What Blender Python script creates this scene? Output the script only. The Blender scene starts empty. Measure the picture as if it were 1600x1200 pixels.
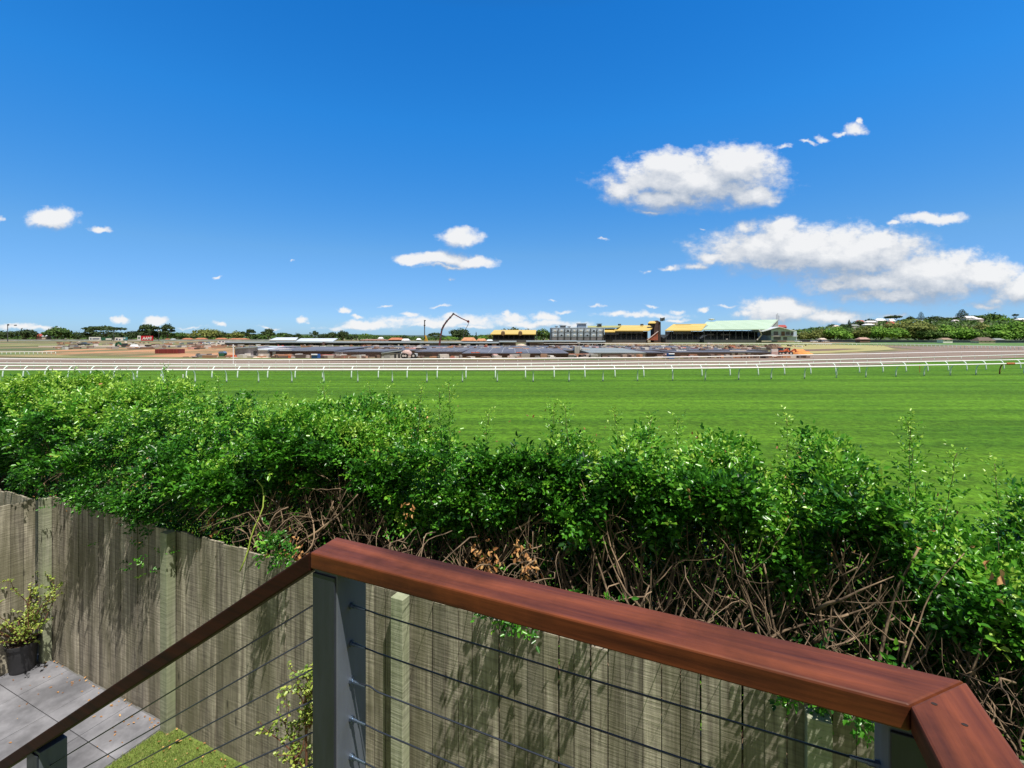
import bpy, bmesh, math, random
import numpy as np
from mathutils import Vector, Matrix

SC = bpy.context.scene
R = math.radians
rng = np.random.default_rng(7)
random.seed(7)

# ------------------------------------------------------------------ camera
FPX, HOR, CAMZ = 735.0, 528.0, 3.5
cd = bpy.data.cameras.new("camera"); cam = bpy.data.objects.new("camera", cd)
SC.collection.objects.link(cam); SC.camera = cam
cam.location = (0, 0, CAMZ); cam.rotation_euler = (R(90), 0, 0)
cd.sensor_width = 36; cd.lens = 36 * FPX / 1600
cd.shift_y = -(600 - HOR) / 1600
cd.clip_start = 0.05; cd.clip_end = 20000

# ------------------------------------------------------------------ view
SC.view_settings.view_transform = 'Standard'
SC.view_settings.look = 'None'
SC.view_settings.gamma = 1
SC.view_settings.exposure = 0.3

# ------------------------------------------------------------------ sun and sky
TX, TY = 0.9118, -0.4106           # the yard's long direction
NX, NY = 0.4106, 0.9118            # from the deck towards the fence
LT, LN = -0.34, 0.21               # light travel along them per metre of fall
ldir = Vector((LT * TX + LN * NX, LT * TY + LN * NY, -1)).normalized()
sd = -ldir
SUN_EL = math.asin(sd.z); SUN_AZ = math.atan2(sd.x, sd.y)
sl = bpy.data.lights.new("sun", 'SUN'); sl.energy = 5.0; sl.angle = R(0.55); sl.color = (1, 0.95, 0.87)
so = bpy.data.objects.new("sun", sl); SC.collection.objects.link(so)
so.rotation_euler = ldir.to_track_quat('-Z', 'Y').to_euler(); so.location = (0, 0, 50)

W = bpy.data.worlds.new("World"); SC.world = W; W.use_nodes = True
nt = W.node_tree; nt.nodes.clear()
def nd(tree, typ, **kw):
    n = tree.nodes.new(typ)
    for k, v in kw.items(): setattr(n, k, v)
    return n
def setin(n, i, v):
    n.inputs[i].default_value = v

# clouds stand at infinity: directions measured as tangents (x/y, z/y), in units of 100 / 735
LOBES = [  # px, py, half width, half height, weight
 (1085, 285, 150, 44, 1), (1150, 262, 78, 40, 1), (1050, 262, 70, 34, .9), (975, 300, 52, 24, .8), (1175, 305, 58, 24, .9), (1040, 310, 90, 26, .9),
 (1240, 392, 165, 44, 1), (1220, 368, 60, 32, .9), (1165, 356, 46, 26, .55), (1330, 400, 150, 52, 1), (1382, 384, 46, 30, .9), (1450, 432, 130, 48, 1), (1400, 462, 130, 24, .8), (1120, 404, 70, 16, .7), (1048, 418, 44, 9, .4), (1540, 432, 80, 34, .9), (1600, 452, 70, 36, .9), (1310, 448, 90, 24, .7),
 (1462, 341, 78, 14, .7), (1400, 347, 20, 9, .5),
 (1333, 202, 36, 18, .55), (1285, 216, 30, 10, .35), (1224, 228, 26, 10, .38),
 (1225, 486, 90, 28, .85), (1300, 496, 100, 20, .7), (1165, 490, 40, 14, .5), (1225, 475, 40, 18, .8), (1400, 496, 60, 10, .45),
 (719, 371, 40, 20, .85), (690, 404, 60, 15, .85), (735, 409, 54, 13, .8), (645, 404, 40, 13, .75), (705, 434, 14, 7, .4),
 (82, 341, 46, 21, .9), (155, 356, 36, 9, .6), (0, 346, 18, 12, .5), (341, 433, 18, 6, .3), (455, 409, 11, 5, .3), (945, 374, 22, 6, .22), (1095, 357, 20, 6, .25),
 (190, 500, 24, 9, .6), (243, 501, 30, 10, .7), (340, 505, 20, 8, .5), (472, 501, 18, 9, .6), (575, 508, 66, 11, .7), (540, 488, 22, 8, .5), (640, 490, 34, 8, .4), (25, 512, 60, 10, .5),
 (700, 494, 30, 9, .5), (800, 498, 40, 12, .6), (790, 492, 16, 10, .5), (865, 468, 26, 5, .3), (850, 496, 50, 12, .5), (965, 492, 30, 8, .5), (1000, 494, 26, 8, .4), (1098, 482, 20, 9, .6), (905, 505, 60, 8, .4), (660, 508, 60, 9, .45), (1060, 500, 40, 7, .4), (740, 510, 80, 8, .4), (1310, 208, 34, 9, .36), (1262, 222, 40, 7, .34), (1345, 188, 14, 14, .4), (600, 478, 40, 6, .3), (690, 478, 44, 6, .3), (760, 500, 36, 9, .42), (620, 500, 50, 8, .42), (560, 497, 30, 6, .36), (1020, 478, 26, 6, .3), (930, 480, 40, 6, .28), (880, 488, 36, 8, .36), (1060, 486, 26, 8, .36), (160, 512, 50, 6, .3), (300, 512, 60, 6, .28), (420, 512, 60, 6, .3), (1560, 470, 60, 14, .5), (1010, 424, 20, 8, .3), (1090, 415, 40, 12, .5), (1360, 440, 160, 30, .8), (700, 502, 260, 20, .46), (840, 506, 200, 14, .44), (1000, 492, 150, 12, .4), (560, 512, 120, 10, .42), (1460, 500, 120, 12, .45), (1540, 478, 90, 14, .5), (60, 514, 90, 8, .42), (1140, 478, 60, 8, .36), (1020, 330, 70, 10, .5), (90, 350, 60, 10, .5), (700, 416, 90, 8, .5),
]
g = bpy.data.node_groups.new("cloud_density", 'ShaderNodeTree')
g.interface.new_socket("P", in_out='INPUT', socket_type='NodeSocketVector')
g.interface.new_socket("D", in_out='OUTPUT', socket_type='NodeSocketFloat')
gi = nd(g, 'NodeGroupInput'); go = nd(g, 'NodeGroupOutput')
wn = nd(g, 'ShaderNodeTexNoise'); setin(wn, 'Scale', 2.6); setin(wn, 'Detail', 4); setin(wn, 'Roughness', .6)
g.links.new(gi.outputs[0], wn.inputs['Vector'])
w1 = nd(g, 'ShaderNodeVectorMath', operation='SUBTRACT'); setin(w1, 1, (.5, .5, .5)); g.links.new(wn.outputs['Color'], w1.inputs[0])
w2 = nd(g, 'ShaderNodeVectorMath', operation='MULTIPLY'); setin(w2, 1, (.42, .24, 0)); g.links.new(w1.outputs[0], w2.inputs[0])
w3 = nd(g, 'ShaderNodeVectorMath', operation='ADD'); g.links.new(gi.outputs[0], w3.inputs[0]); g.links.new(w2.outputs[0], w3.inputs[1])
prev = None
for (cx, cy, a, b, wt) in LOBES:
    s_ = nd(g, 'ShaderNodeVectorMath', operation='SUBTRACT'); setin(s_, 1, ((cx - 800) / 100, (HOR - cy) / 100, 0)); g.links.new(w3.outputs[0], s_.inputs[0])
    m_ = nd(g, 'ShaderNodeVectorMath', operation='MULTIPLY'); setin(m_, 1, (100 / a, 100 / b, 0)); g.links.new(s_.outputs[0], m_.inputs[0])
    l_ = nd(g, 'ShaderNodeVectorMath', operation='LENGTH'); g.links.new(m_.outputs[0], l_.inputs[0])
    q_ = nd(g, 'ShaderNodeMath', operation='MULTIPLY_ADD'); setin(q_, 1, -1.0); setin(q_, 2, wt); g.links.new(l_.outputs['Value'], q_.inputs[0])
    if prev is None: prev = q_
    else:
        x_ = nd(g, 'ShaderNodeMath', operation='SMOOTH_MAX'); setin(x_, 2, .12)
        g.links.new(prev.outputs[0], x_.inputs[0]); g.links.new(q_.outputs[0], x_.inputs[1]); prev = x_
st = nd(g, 'ShaderNodeVectorMath', operation='MULTIPLY'); setin(st, 1, (1, 1.5, 1)); g.links.new(gi.outputs[0], st.inputs[0])
fn = nd(g, 'ShaderNodeTexNoise'); setin(fn, 'Scale', 3.4); setin(fn, 'Detail', 9); setin(fn, 'Roughness', .63); g.links.new(st.outputs[0], fn.inputs['Vector'])
fa = nd(g, 'ShaderNodeMath', operation='MULTIPLY_ADD'); setin(fa, 1, 1.0); setin(fa, 2, -.46); g.links.new(fn.outputs[0], fa.inputs[0])
fd = nd(g, 'ShaderNodeMath', operation='ADD'); g.links.new(fa.outputs[0], fd.inputs[0]); g.links.new(prev.outputs[0], fd.inputs[1])
g.links.new(fd.outputs[0], go.inputs[0])

SKYS = 0.10
tc = nd(nt, 'ShaderNodeTexCoord'); sx = nd(nt, 'ShaderNodeSeparateXYZ'); nt.links.new(tc.outputs['Generated'], sx.inputs[0])
def math_(op, a, b=None, c=None, clamp=False):
    n = nd(nt, 'ShaderNodeMath', operation=op); n.use_clamp = clamp
    for i, v in enumerate((a, b, c)):
        if v is None: continue
        if isinstance(v, (int, float)): n.inputs[i].default_value = v
        else: nt.links.new(v, n.inputs[i])
    return n.outputs[0]
yc = math_('MAXIMUM', sx.outputs[1], 0.08)
u = math_('MULTIPLY', math_('DIVIDE', sx.outputs[0], yc), 7.35)
v = math_('MULTIPLY', math_('DIVIDE', sx.outputs[2], yc), 7.35)
cb = nd(nt, 'ShaderNodeCombineXYZ'); nt.links.new(u, cb.inputs[0]); nt.links.new(v, cb.inputs[1])
def dens(off):
    gn = nd(nt, 'ShaderNodeGroup'); gn.node_tree = g
    if off:
        a_ = nd(nt, 'ShaderNodeVectorMath', operation='ADD'); setin(a_, 1, off); nt.links.new(cb.outputs[0], a_.inputs[0]); nt.links.new(a_.outputs[0], gn.inputs[0])
    else: nt.links.new(cb.outputs[0], gn.inputs[0])
    return gn.outputs[0]
d0 = dens(None); d1 = dens((.05, .19, 0))
mr = nd(nt, 'ShaderNodeMapRange', interpolation_type='SMOOTHSTEP'); setin(mr, 1, -.12); nt.links.new(d0, mr.inputs[0])
MRX = mr
front = math_('GREATER_THAN', sx.outputs[1], 0.1)
alpha = math_('MULTIPLY', math_('MULTIPLY', mr.outputs[0], front), .95)
d2 = dens((.10, .42, 0))
lit = math_('MULTIPLY_ADD', math_('ADD', math_('SUBTRACT', d0, d1), math_('MULTIPLY', math_('SUBTRACT', d0, d2), .42)), .82, .42, clamp=True)
nt.links.new(math_('MULTIPLY_ADD', lit, -.36, .74), mr.inputs[2])     # crisp sunny tops, soft undersides
cr = nd(nt, 'ShaderNodeMix', data_type='RGBA'); nt.links.new(lit, cr.inputs[0])
CL = 0.75 / SKYS
cr.inputs[6].default_value = (.40 * CL, .48 * CL, .60 * CL, 1); cr.inputs[7].default_value = (1.0 * CL, 1.0 * CL, 1.0 * CL, 1)
sky = nd(nt, 'ShaderNodeTexSky', sky_type='NISHITA'); sky.sun_disc = False
sky.sun_elevation = SUN_EL; sky.sun_rotation = SUN_AZ; sky.air_density = 1.0; sky.dust_density = .3; sky.ozone_density = 2.2; sky.altitude = 20
hs = nd(nt, 'ShaderNodeHueSaturation'); setin(hs, 'Saturation', 1.28); setin(hs, 'Value', 1.0); setin(hs, 'Hue', .5); nt.links.new(sky.outputs[0], hs.inputs['Color'])
rp = nd(nt, 'ShaderNodeValToRGB'); nt.links.new(sx.outputs[2], rp.inputs[0])   # clearer, deeper blue air than the model's
SKC = [(0, (.46, .77, 1.5)), (.065, (.49, .72, 1.17)), (.171, (.66, .93, 1.16)), (.407, (.36, 1.2, 1.6)), (.57, (.24, 1.15, 1.62)), (.72, (.5, .7, .8))]
els = rp.color_ramp.elements
while len(els) < len(SKC): els.new(.5)
for e, (p, c) in zip(els, SKC): e.position = p; e.color = (c[0] / 2, c[1] / 2, c[2] / 2, 1)
sm = nd(nt, 'ShaderNodeVectorMath', operation='MULTIPLY'); nt.links.new(hs.outputs[0], sm.inputs[0]); nt.links.new(rp.outputs[0], sm.inputs[1])
s2 = nd(nt, 'ShaderNodeVectorMath', operation='SCALE'); setin(s2, 'Scale', 2.0); nt.links.new(sm.outputs[0], s2.inputs[0])
# unseen sky behind the camera, greyed, warmed and dimmed to lower the ambient
h2 = nd(nt, 'ShaderNodeHueSaturation'); setin(h2, 'Saturation', .62); nt.links.new(sky.outputs[0], h2.inputs['Color'])
wm = nd(nt, 'ShaderNodeVectorMath', operation='MULTIPLY'); setin(wm, 1, (.52, .45, .40)); nt.links.new(h2.outputs[0], wm.inputs[0])
yr = nd(nt, 'ShaderNodeMapRange', interpolation_type='SMOOTHSTEP'); setin(yr, 1, -.35); setin(yr, 2, .3); nt.links.new(sx.outputs[1], yr.inputs[0])
sb = nd(nt, 'ShaderNodeMix', data_type='RGBA'); nt.links.new(yr.outputs[0], sb.inputs[0]); nt.links.new(wm.outputs[0], sb.inputs[6]); nt.links.new(s2.outputs[0], sb.inputs[7])
gm = nd(nt, 'ShaderNodeMix', data_type='RGBA'); nt.links.new(alpha, gm.inputs[0]); nt.links.new(sb.outputs[2], gm.inputs[6]); nt.links.new(cr.outputs[2], gm.inputs[7])
bg = nd(nt, 'ShaderNodeBackground'); setin(bg, 'Strength', SKYS); nt.links.new(gm.outputs[2], bg.inputs[0])
wo = nd(nt, 'ShaderNodeOutputWorld'); nt.links.new(bg.outputs[0], wo.inputs[0])

# ------------------------------------------------------------------ helpers
YAW = math.atan2(TY, TX)
class Frame:
    def __init__(s, rot): s.rot = rot
WORLD, YARD = Frame(0.0), Frame(YAW)
ORG = {}
def to_world(p, fr):
    if fr is WORLD: return Vector(p)
    return Vector((p[0] * TX + p[1] * NX, p[0] * TY + p[1] * NY, p[2]))
def tag(o, label=None, cat=None, group=None, kind=None):
    if label: o['label'] = label
    if cat: o['category'] = cat
    if group: o['group'] = group
    if kind: o['kind'] = kind
    return o
def thing(name, label, cat, base, fr=WORLD, group=None):
    o = bpy.data.objects.new(name, None); SC.collection.objects.link(o); o.empty_display_size = .2
    o.location = to_world(base, fr); o.rotation_euler = (0, 0, fr.rot)
    ORG[o.name] = (Vector(base), fr)
    return tag(o, label, cat, group)
class MB:
    def __init__(s): s.v = []; s.f = []; s.t = []
    def add(s, vs, fs, tint=None):
        n = len(s.v); s.v.extend([tuple(p) for p in vs]); s.f.extend([tuple(i + n for i in f) for f in fs])
        if tint is None: tint = random.random()
        s.t.extend([tint] * len(fs))
        return s
    def box(s, x0, x1, y0, y1, z0, z1, tint=None):
        return s.add([(x0, y0, z0), (x1, y0, z0), (x1, y1, z0), (x0, y1, z0), (x0, y0, z1), (x1, y0, z1), (x1, y1, z1), (x0, y1, z1)],
              [(3, 2, 1, 0), (4, 5, 6, 7), (0, 1, 5, 4), (1, 2, 6, 5), (2, 3, 7, 6), (3, 0, 4, 7)], tint)
    def prism(s, pts, ext, tint=None):       # closed solid: polygon swept by a vector
        n = len(pts); e = Vector(ext); a = [Vector(p) for p in pts]; b = [p + e for p in a]
        fs = [tuple(range(n)), tuple(reversed(range(n, 2 * n)))] + [(i, i + n, (i + 1) % n + n, (i + 1) % n) for i in range(n)]
        return s.add(a + b, fs, tint)
    def beam(s, p0, p1, w, h, tint=None):
        p0, p1 = Vector(p0), Vector(p1); d = (p1 - p0).normalized()
        up = Vector((0, 0, 1)) if abs(d.z) < .95 else Vector((0, 1, 0))
        a = d.cross(up).normalized() * w / 2; b = a.cross(d).normalized() * h / 2
        return s.prism([p0 - a - b, p0 + a - b, p0 + a + b, p0 - a + b], p1 - p0, tint)
    def tube(s, pts, rad, n=6, tint=None):
        pts = [Vector(p) for p in pts]; m = len(pts)
        if not hasattr(rad, '__len__'): rad = [rad] * m
        vs, fs = [], []; ref = None
        for i, p in enumerate(pts):
            d = (pts[min(i + 1, m - 1)] - pts[max(i - 1, 0)])
            d = d.normalized() if d.length > 1e-9 else Vector((0, 0, 1))
            if ref is None: ref = d.orthogonal().normalized()
            a = (ref - d * ref.dot(d)); a = a.normalized() if a.length > 1e-6 else d.orthogonal().normalized()
            ref = a; b = d.cross(a)
            for k in range(n):
                t = 2 * math.pi * k / n; vs.append(p + (a * math.cos(t) + b * math.sin(t)) * rad[i])
        for i in range(m - 1):
            for k in range(n):
                fs.append((i * n + k, i * n + (k + 1) % n, (i + 1) * n + (k + 1) % n, (i + 1) * n + k))
        fs.append(tuple(reversed(range(n)))); fs.append(tuple(range((m - 1) * n, m * n)))
        return s.add(vs, fs, tint)
    def lathe(s, c, prof, n=20, tint=None):
        vs, fs = [], []
        for (r, z) in prof:
            for k in range(n):
                t = 2 * math.pi * k / n; vs.append((c[0] + r * math.cos(t), c[1] + r * math.sin(t), c[2] + z))
        m = len(prof)
        for i in range(m - 1):
            for k in range(n): fs.append((i * n + k, i * n + (k + 1) % n, (i + 1) * n + (k + 1) % n, (i + 1) * n + k))
        fs.append(tuple(reversed(range(n)))); fs.append(tuple(range((m - 1) * n, m * n)))
        return s.add(vs, fs, tint)
    def build(s, name, mat, parent=None, fr=None, base=None, smooth=False, bevel=0):
        if parent is not None: org, fr = ORG[parent.name]
        else: fr = fr or WORLD; org = Vector(base) if base is not None else Vector((0, 0, 0))
        me = bpy.data.meshes.new(name)
        me.from_pydata([(p[0] - org[0], p[1] - org[1], p[2] - org[2]) for p in s.v], [], s.f)
        at = me.attributes.new("tint", 'FLOAT', 'FACE'); at.data.foreach_set("value", s.t)
        return finish(name, me, mat, parent, fr, org, smooth, bevel)
def finish(name, me, mat, parent, fr, org, smooth=False, bevel=0):
    if mat: me.materials.append(mat)
    if smooth: me.polygons.foreach_set("use_smooth", [True] * len(me.polygons))
    me.update()
    o = bpy.data.objects.new(name, me); SC.collection.objects.link(o)
    if parent is not None: o.parent = parent
    else: o.location = to_world(org, fr); o.rotation_euler = (0, 0, fr.rot)
    ORG[o.name] = (Vector(org), fr)
    if bevel:
        b = o.modifiers.new("bevel", 'BEVEL'); b.width = bevel; b.segments = 2; b.limit_method = 'ANGLE'
    return o
def npmesh(name, V, F, T, mat, parent=None, fr=WORLD, base=(0, 0, 0), smooth=False):
    """numpy vertices, faces of one size, face tint"""
    if parent is not None: org, fr = ORG[parent.name]
    else: org = Vector(base)
    V = np.asarray(V, dtype=np.float32) - np.array(org, dtype=np.float32)
    k = F.shape[1]; me = bpy.data.meshes.new(name)
    me.vertices.add(len(V)); me.vertices.foreach_set("co", V.ravel())
    me.loops.add(F.size); me.loops.foreach_set("vertex_index", F.ravel().astype(np.int32))
    me.polygons.add(len(F)); me.polygons.foreach_set("loop_start", np.arange(0, F.size, k, dtype=np.int32))
    me.update(calc_edges=True)
    at = me.attributes.new("tint", 'FLOAT', 'FACE'); at.data.foreach_set("value", np.asarray(T, dtype=np.float32))
    return finish(name, me, mat, parent, fr, org, smooth)

# photograph measurements -> places: terrain profile, rays
def gz(Y):
    if Y < 110: return -.5
    if Y < 400: return -.5 + 1.5 * (Y - 110) / 290
    return 1.0
def gpt(px, py, lift=0.0):
    """point of the terrain seen at a pixel"""
    k = (py - HOR) / FPX
    Y = 4.0 / k if k > 1e-6 else 1e6
    if Y > 110:
        # CAMZ - k Y = -.5 + c (Y-110)
        c = 1.5 / 290; Y = (CAMZ + .5 + 110 * c) / (k + c)
        if Y > 400: Y = 2.5 / max(k, 1e-4)
    Y = min(Y, 3000)
    return Vector(((px - 800) / FPX * Y, Y, gz(Y) + lift))
def P3(px, py, Y): return Vector(((px - 800) / FPX * Y, Y, CAMZ - (py - HOR) / FPX * Y))
def GX(px, Y): return Vector(((px - 800) / FPX * Y, Y, gz(Y)))

# ------------------------------------------------------------------ materials
MATS = {}
def mat(name, col, rough=.7, var=0.0, scale=(1, 1, 1), nscale=1.0, col2=None, tint=None, bump=0.0, bscale=None, metal=0.0, spec=.5, trans=0.0, ramp=(.35, .65), detail=6):
    if name in MATS: return MATS[name]
    m = bpy.data.materials.new(name); m.use_nodes = True; t = m.node_tree; t.nodes.clear()
    out = nd(t, 'ShaderNodeOutputMaterial'); b = nd(t, 'ShaderNodeBsdfPrincipled')
    setin(b, 'Roughness', rough); setin(b, 'Metallic', metal); setin(b, 'Specular IOR Level', spec)
    c = nd(t, 'ShaderNodeTexCoord'); mp = nd(t, 'ShaderNodeMapping'); setin(mp, 'Scale', scale); t.links.new(c.outputs['Object'], mp.inputs[0])
    no = nd(t, 'ShaderNodeTexNoise'); setin(no, 'Scale', nscale); setin(no, 'Detail', detail); setin(no, 'Roughness', .62); t.links.new(mp.outputs[0], no.inputs['Vector'])
    mr_ = nd(t, 'ShaderNodeMapRange'); setin(mr_, 1, ramp[0]); setin(mr_, 2, ramp[1]); t.links.new(no.outputs[0], mr_.inputs[0])
    mx = nd(t, 'ShaderNodeMix', data_type='RGBA'); t.links.new(mr_.outputs[0], mx.inputs[0])
    c2 = col2 or tuple(min(1, x * (1 + var)) for x in col); c1 = col if col2 else tuple(x * (1 - var) for x in col)
    mx.inputs[6].default_value = (*c1, 1); mx.inputs[7].default_value = (*c2, 1)
    last = mx.outputs[2]
    if tint:
        a = nd(t, 'ShaderNodeAttribute'); a.attribute_name = 'tint'
        if tint[0] == 'mul':
            k = nd(t, 'ShaderNodeMapRange'); setin(k, 3, tint[1]); setin(k, 4, tint[2]); t.links.new(a.outputs['Fac'], k.inputs[0])
            v_ = nd(t, 'ShaderNodeVectorMath', operation='SCALE'); t.links.new(last, v_.inputs[0]); t.links.new(k.outputs[0], v_.inputs['Scale']); last = v_.outputs[0]
        else:
            rp = nd(t, 'ShaderNodeValToRGB'); t.links.new(a.outputs['Fac'], rp.inputs[0])
            els = rp.color_ramp.elements
            while len(els) < len(tint[1]): els.new(.5)
            for e, (p, cc) in zip(els, tint[1]): e.position = p; e.color = (*cc, 1)
            last = rp.outputs[0]
    t.links.new(last, b.inputs['Base Color'])
    if bump:
        bn = nd(t, 'ShaderNodeTexNoise'); setin(bn, 'Scale', nscale); setin(bn, 'Detail', 6)
        mp2 = nd(t, 'ShaderNodeMapping'); setin(mp2, 'Scale', bscale or scale); t.links.new(c.outputs['Object'], mp2.inputs[0]); t.links.new(mp2.outputs[0], bn.inputs['Vector'])
        bp = nd(t, 'ShaderNodeBump'); setin(bp, 'Strength', bump); setin(bp, 'Distance', .02); t.links.new(bn.outputs[0], bp.inputs['Height']); t.links.new(bp.outputs[0], b.inputs['Normal'])
    sh = b.outputs[0]
    if trans:
        tr = nd(t, 'ShaderNodeBsdfTranslucent'); t.links.new(last, tr.inputs[0]); ms = nd(t, 'ShaderNodeMixShader'); setin(ms, 0, trans)
        t.links.new(sh, ms.inputs[1]); t.links.new(tr.outputs[0], ms.inputs[2]); sh = ms.outputs[0]
    t.links.new(sh, out.inputs[0]); MATS[name] = m; m['bsdf'] = b.name
    return m
def flat(name, col, rough=.6, **k): return mat(name, col, rough, var=k.pop('var', .12), nscale=k.pop('nscale', .6), **k)

M_rail = mat('merbau', (.06, .016, .008), .42, spec=.25, col2=(.255, .068, .022), scale=(1.1, 16, 16), nscale=1.6, bump=.12, detail=9, ramp=(.3, .72))
M_post = mat('charcoal_paint', (.024, .029, .042), .5, var=.25, scale=(6, 6, 1), nscale=4, bump=.08)
M_plate = flat('galvanised', (.42, .42, .42), .45, nscale=20)
M_cable = flat('steel_cable', (.06, .07, .09), .35, metal=.6)
M_fit = flat('cable_fitting', (.18, .24, .32), .3, metal=.9)
M_tile = mat('patio_tile', (.15, .152, .17), .8, col2=(.26, .26, .285), nscale=2.2, tint=('mul', .86, 1.1), bump=.05, detail=8)
M_grout = flat('mortar', (.13, .13, .13), .9, nscale=30)
M_soil = mat('soil', (.06, .04, .028), .95, var=.4, nscale=12)
M_lawn = mat('lawn_base', (.12, .17, .03), .9, var=.35, nscale=25)
M_blade = mat('lawn_blade', (.2, .27, .05), .7, tint=('ramp', [(0, (.10, .17, .02)), (.6, (.24, .32, .06)), (1, (.36, .34, .12))]), trans=.25)
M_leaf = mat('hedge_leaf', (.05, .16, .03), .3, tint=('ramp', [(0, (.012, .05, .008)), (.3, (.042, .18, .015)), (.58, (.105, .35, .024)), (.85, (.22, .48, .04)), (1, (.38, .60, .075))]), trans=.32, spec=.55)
M_dead = mat('dead_leaf', (.5, .25, .08), .7, tint=('ramp', [(0, (.22, .085, .03)), (.5, (.5, .24, .08)), (1, (.68, .42, .17))]), trans=.2)
M_stem = mat('hedge_bark', (.085, .058, .038), .95, col2=(.38, .265, .165), scale=(1, 1, 1), nscale=9, tint=('mul', .5, 1.15), bump=.6)
M_succ = mat('succulent_leaf', (.3, .38, .06), .45, tint=('ramp', [(0, (.10, .19, .03)), (.5, (.24, .34, .05)), (1, (.44, .5, .10))]), trans=.15)
M_twig = flat('twig_brown', (.16, .07, .04), .8, nscale=20)
M_pot = mat('pot_plastic', (.025, .025, .028), .5, var=.2, nscale=10)
def blotch(m, lo, sc=2.2, r0=.38, r1=.6):      # worn, weathered patches of the surface itself
    t = m.node_tree; b = t.nodes[m['bsdf']]; src = b.inputs['Base Color'].links[0].from_socket
    c = nd(t, 'ShaderNodeTexCoord'); no = nd(t, 'ShaderNodeTexNoise'); setin(no, 'Scale', sc); setin(no, 'Detail', 7); setin(no, 'Roughness', .66); t.links.new(c.outputs['Object'], no.inputs['Vector'])
    k = nd(t, 'ShaderNodeMapRange'); setin(k, 1, r0); setin(k, 2, r1); setin(k, 3, lo); setin(k, 4, 1.06); t.links.new(no.outputs[0], k.inputs[0])
    v_ = nd(t, 'ShaderNodeVectorMath', operation='SCALE'); t.links.new(src, v_.inputs[0]); t.links.new(k.outputs[0], v_.inputs['Scale']); t.links.new(v_.outputs[0], b.inputs['Base Color'])
    k2 = nd(t, 'ShaderNodeMapRange'); setin(k2, 1, r0); setin(k2, 2, r1); setin(k2, 3, .62); setin(k2, 4, b.inputs['Roughness'].default_value); t.links.new(no.outputs[0], k2.inputs[0]); t.links.new(k2.outputs[0], b.inputs['Roughness'])
blotch(M_rail, .55, 3.0); blotch(M_tile, .66, 2.6)
def paling_mat(name, c1, c2, moss, saw=.26):
    m = mat(name, c1, .88, col2=c2, scale=(15, 15, .8), nscale=2.2, tint=('mul', .55, 1.2), detail=9, ramp=(.34, .66))
    t = m.node_tree; b = t.nodes[m['bsdf']]
    src = b.inputs['Base Color'].links[0].from_socket
    c = nd(t, 'ShaderNodeTexCoord')
    mp = nd(t, 'ShaderNodeMapping'); setin(mp, 'Scale', (5, 5, 75)); t.links.new(c.outputs['Object'], mp.inputs[0])
    no = nd(t, 'ShaderNodeTexNoise'); setin(no, 'Scale', 1.0); setin(no, 'Detail', 3); t.links.new(mp.outputs[0], no.inputs['Vector'])
    k = nd(t, 'ShaderNodeMapRange'); setin(k, 1, .38); setin(k, 2, .56); setin(k, 3, 1 - saw); setin(k, 4, 1.05); t.links.new(no.outputs[0], k.inputs[0])
    v_ = nd(t, 'ShaderNodeVectorMath', operation='SCALE'); t.links.new(src, v_.inputs[0]); t.links.new(k.outputs[0], v_.inputs['Scale'])
    n2 = nd(t, 'ShaderNodeTexNoise'); setin(n2, 'Scale', 1.7); setin(n2, 'Detail', 5)
    mp3 = nd(t, 'ShaderNodeMapping'); setin(mp3, 'Scale', (2.4, 2.4, .8)); t.links.new(c.outputs['Object'], mp3.inputs[0]); t.links.new(mp3.outputs[0], n2.inputs['Vector'])
    k2 = nd(t, 'ShaderNodeMapRange'); setin(k2, 1, .42); setin(k2, 2, .66); setin(k2, 4, .75); t.links.new(n2.outputs[0], k2.inputs[0])
    mx = nd(t, 'ShaderNodeMix', data_type='RGBA'); mx.inputs[7].default_value = (*moss, 1); t.links.new(k2.outputs[0], mx.inputs[0]); t.links.new(v_.outputs[0], mx.inputs[6])
    # knots
    vo = nd(t, 'ShaderNodeTexVoronoi'); setin(vo, 'Scale', 1.0)
    mp4 = nd(t, 'ShaderNodeMapping'); setin(mp4, 'Scale', (7, 7, 2.2)); t.links.new(c.outputs['Object'], mp4.inputs[0]); t.links.new(mp4.outputs[0], vo.inputs['Vector'])
    k3 = nd(t, 'ShaderNodeMapRange'); setin(k3, 1, .05); setin(k3, 2, .12); setin(k3, 3, .35); setin(k3, 4, 1); t.links.new(vo.outputs['Distance'], k3.inputs[0])
    v3 = nd(t, 'ShaderNodeVectorMath', operation='SCALE'); t.links.new(mx.outputs[2], v3.inputs[0]); t.links.new(k3.outputs[0], v3.inputs['Scale'])
    t.links.new(v3.outputs[0], b.inputs['Base Color'])
    bp = nd(t, 'ShaderNodeBump'); setin(bp, 'Strength', .5); setin(bp, 'Distance', .006); t.links.new(no.outputs[0], bp.inputs['Height']); t.links.new(bp.outputs[0], b.inputs['Normal'])
    return m
M_pal = paling_mat('weathered_paling', (.165, .14, .108), (.55, .50, .39), (.16, .15, .09))
M_fpost = paling_mat('treated_pine_post', (.34, .36, .24), (.58, .58, .44), (.30, .34, .20), .25)

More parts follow.
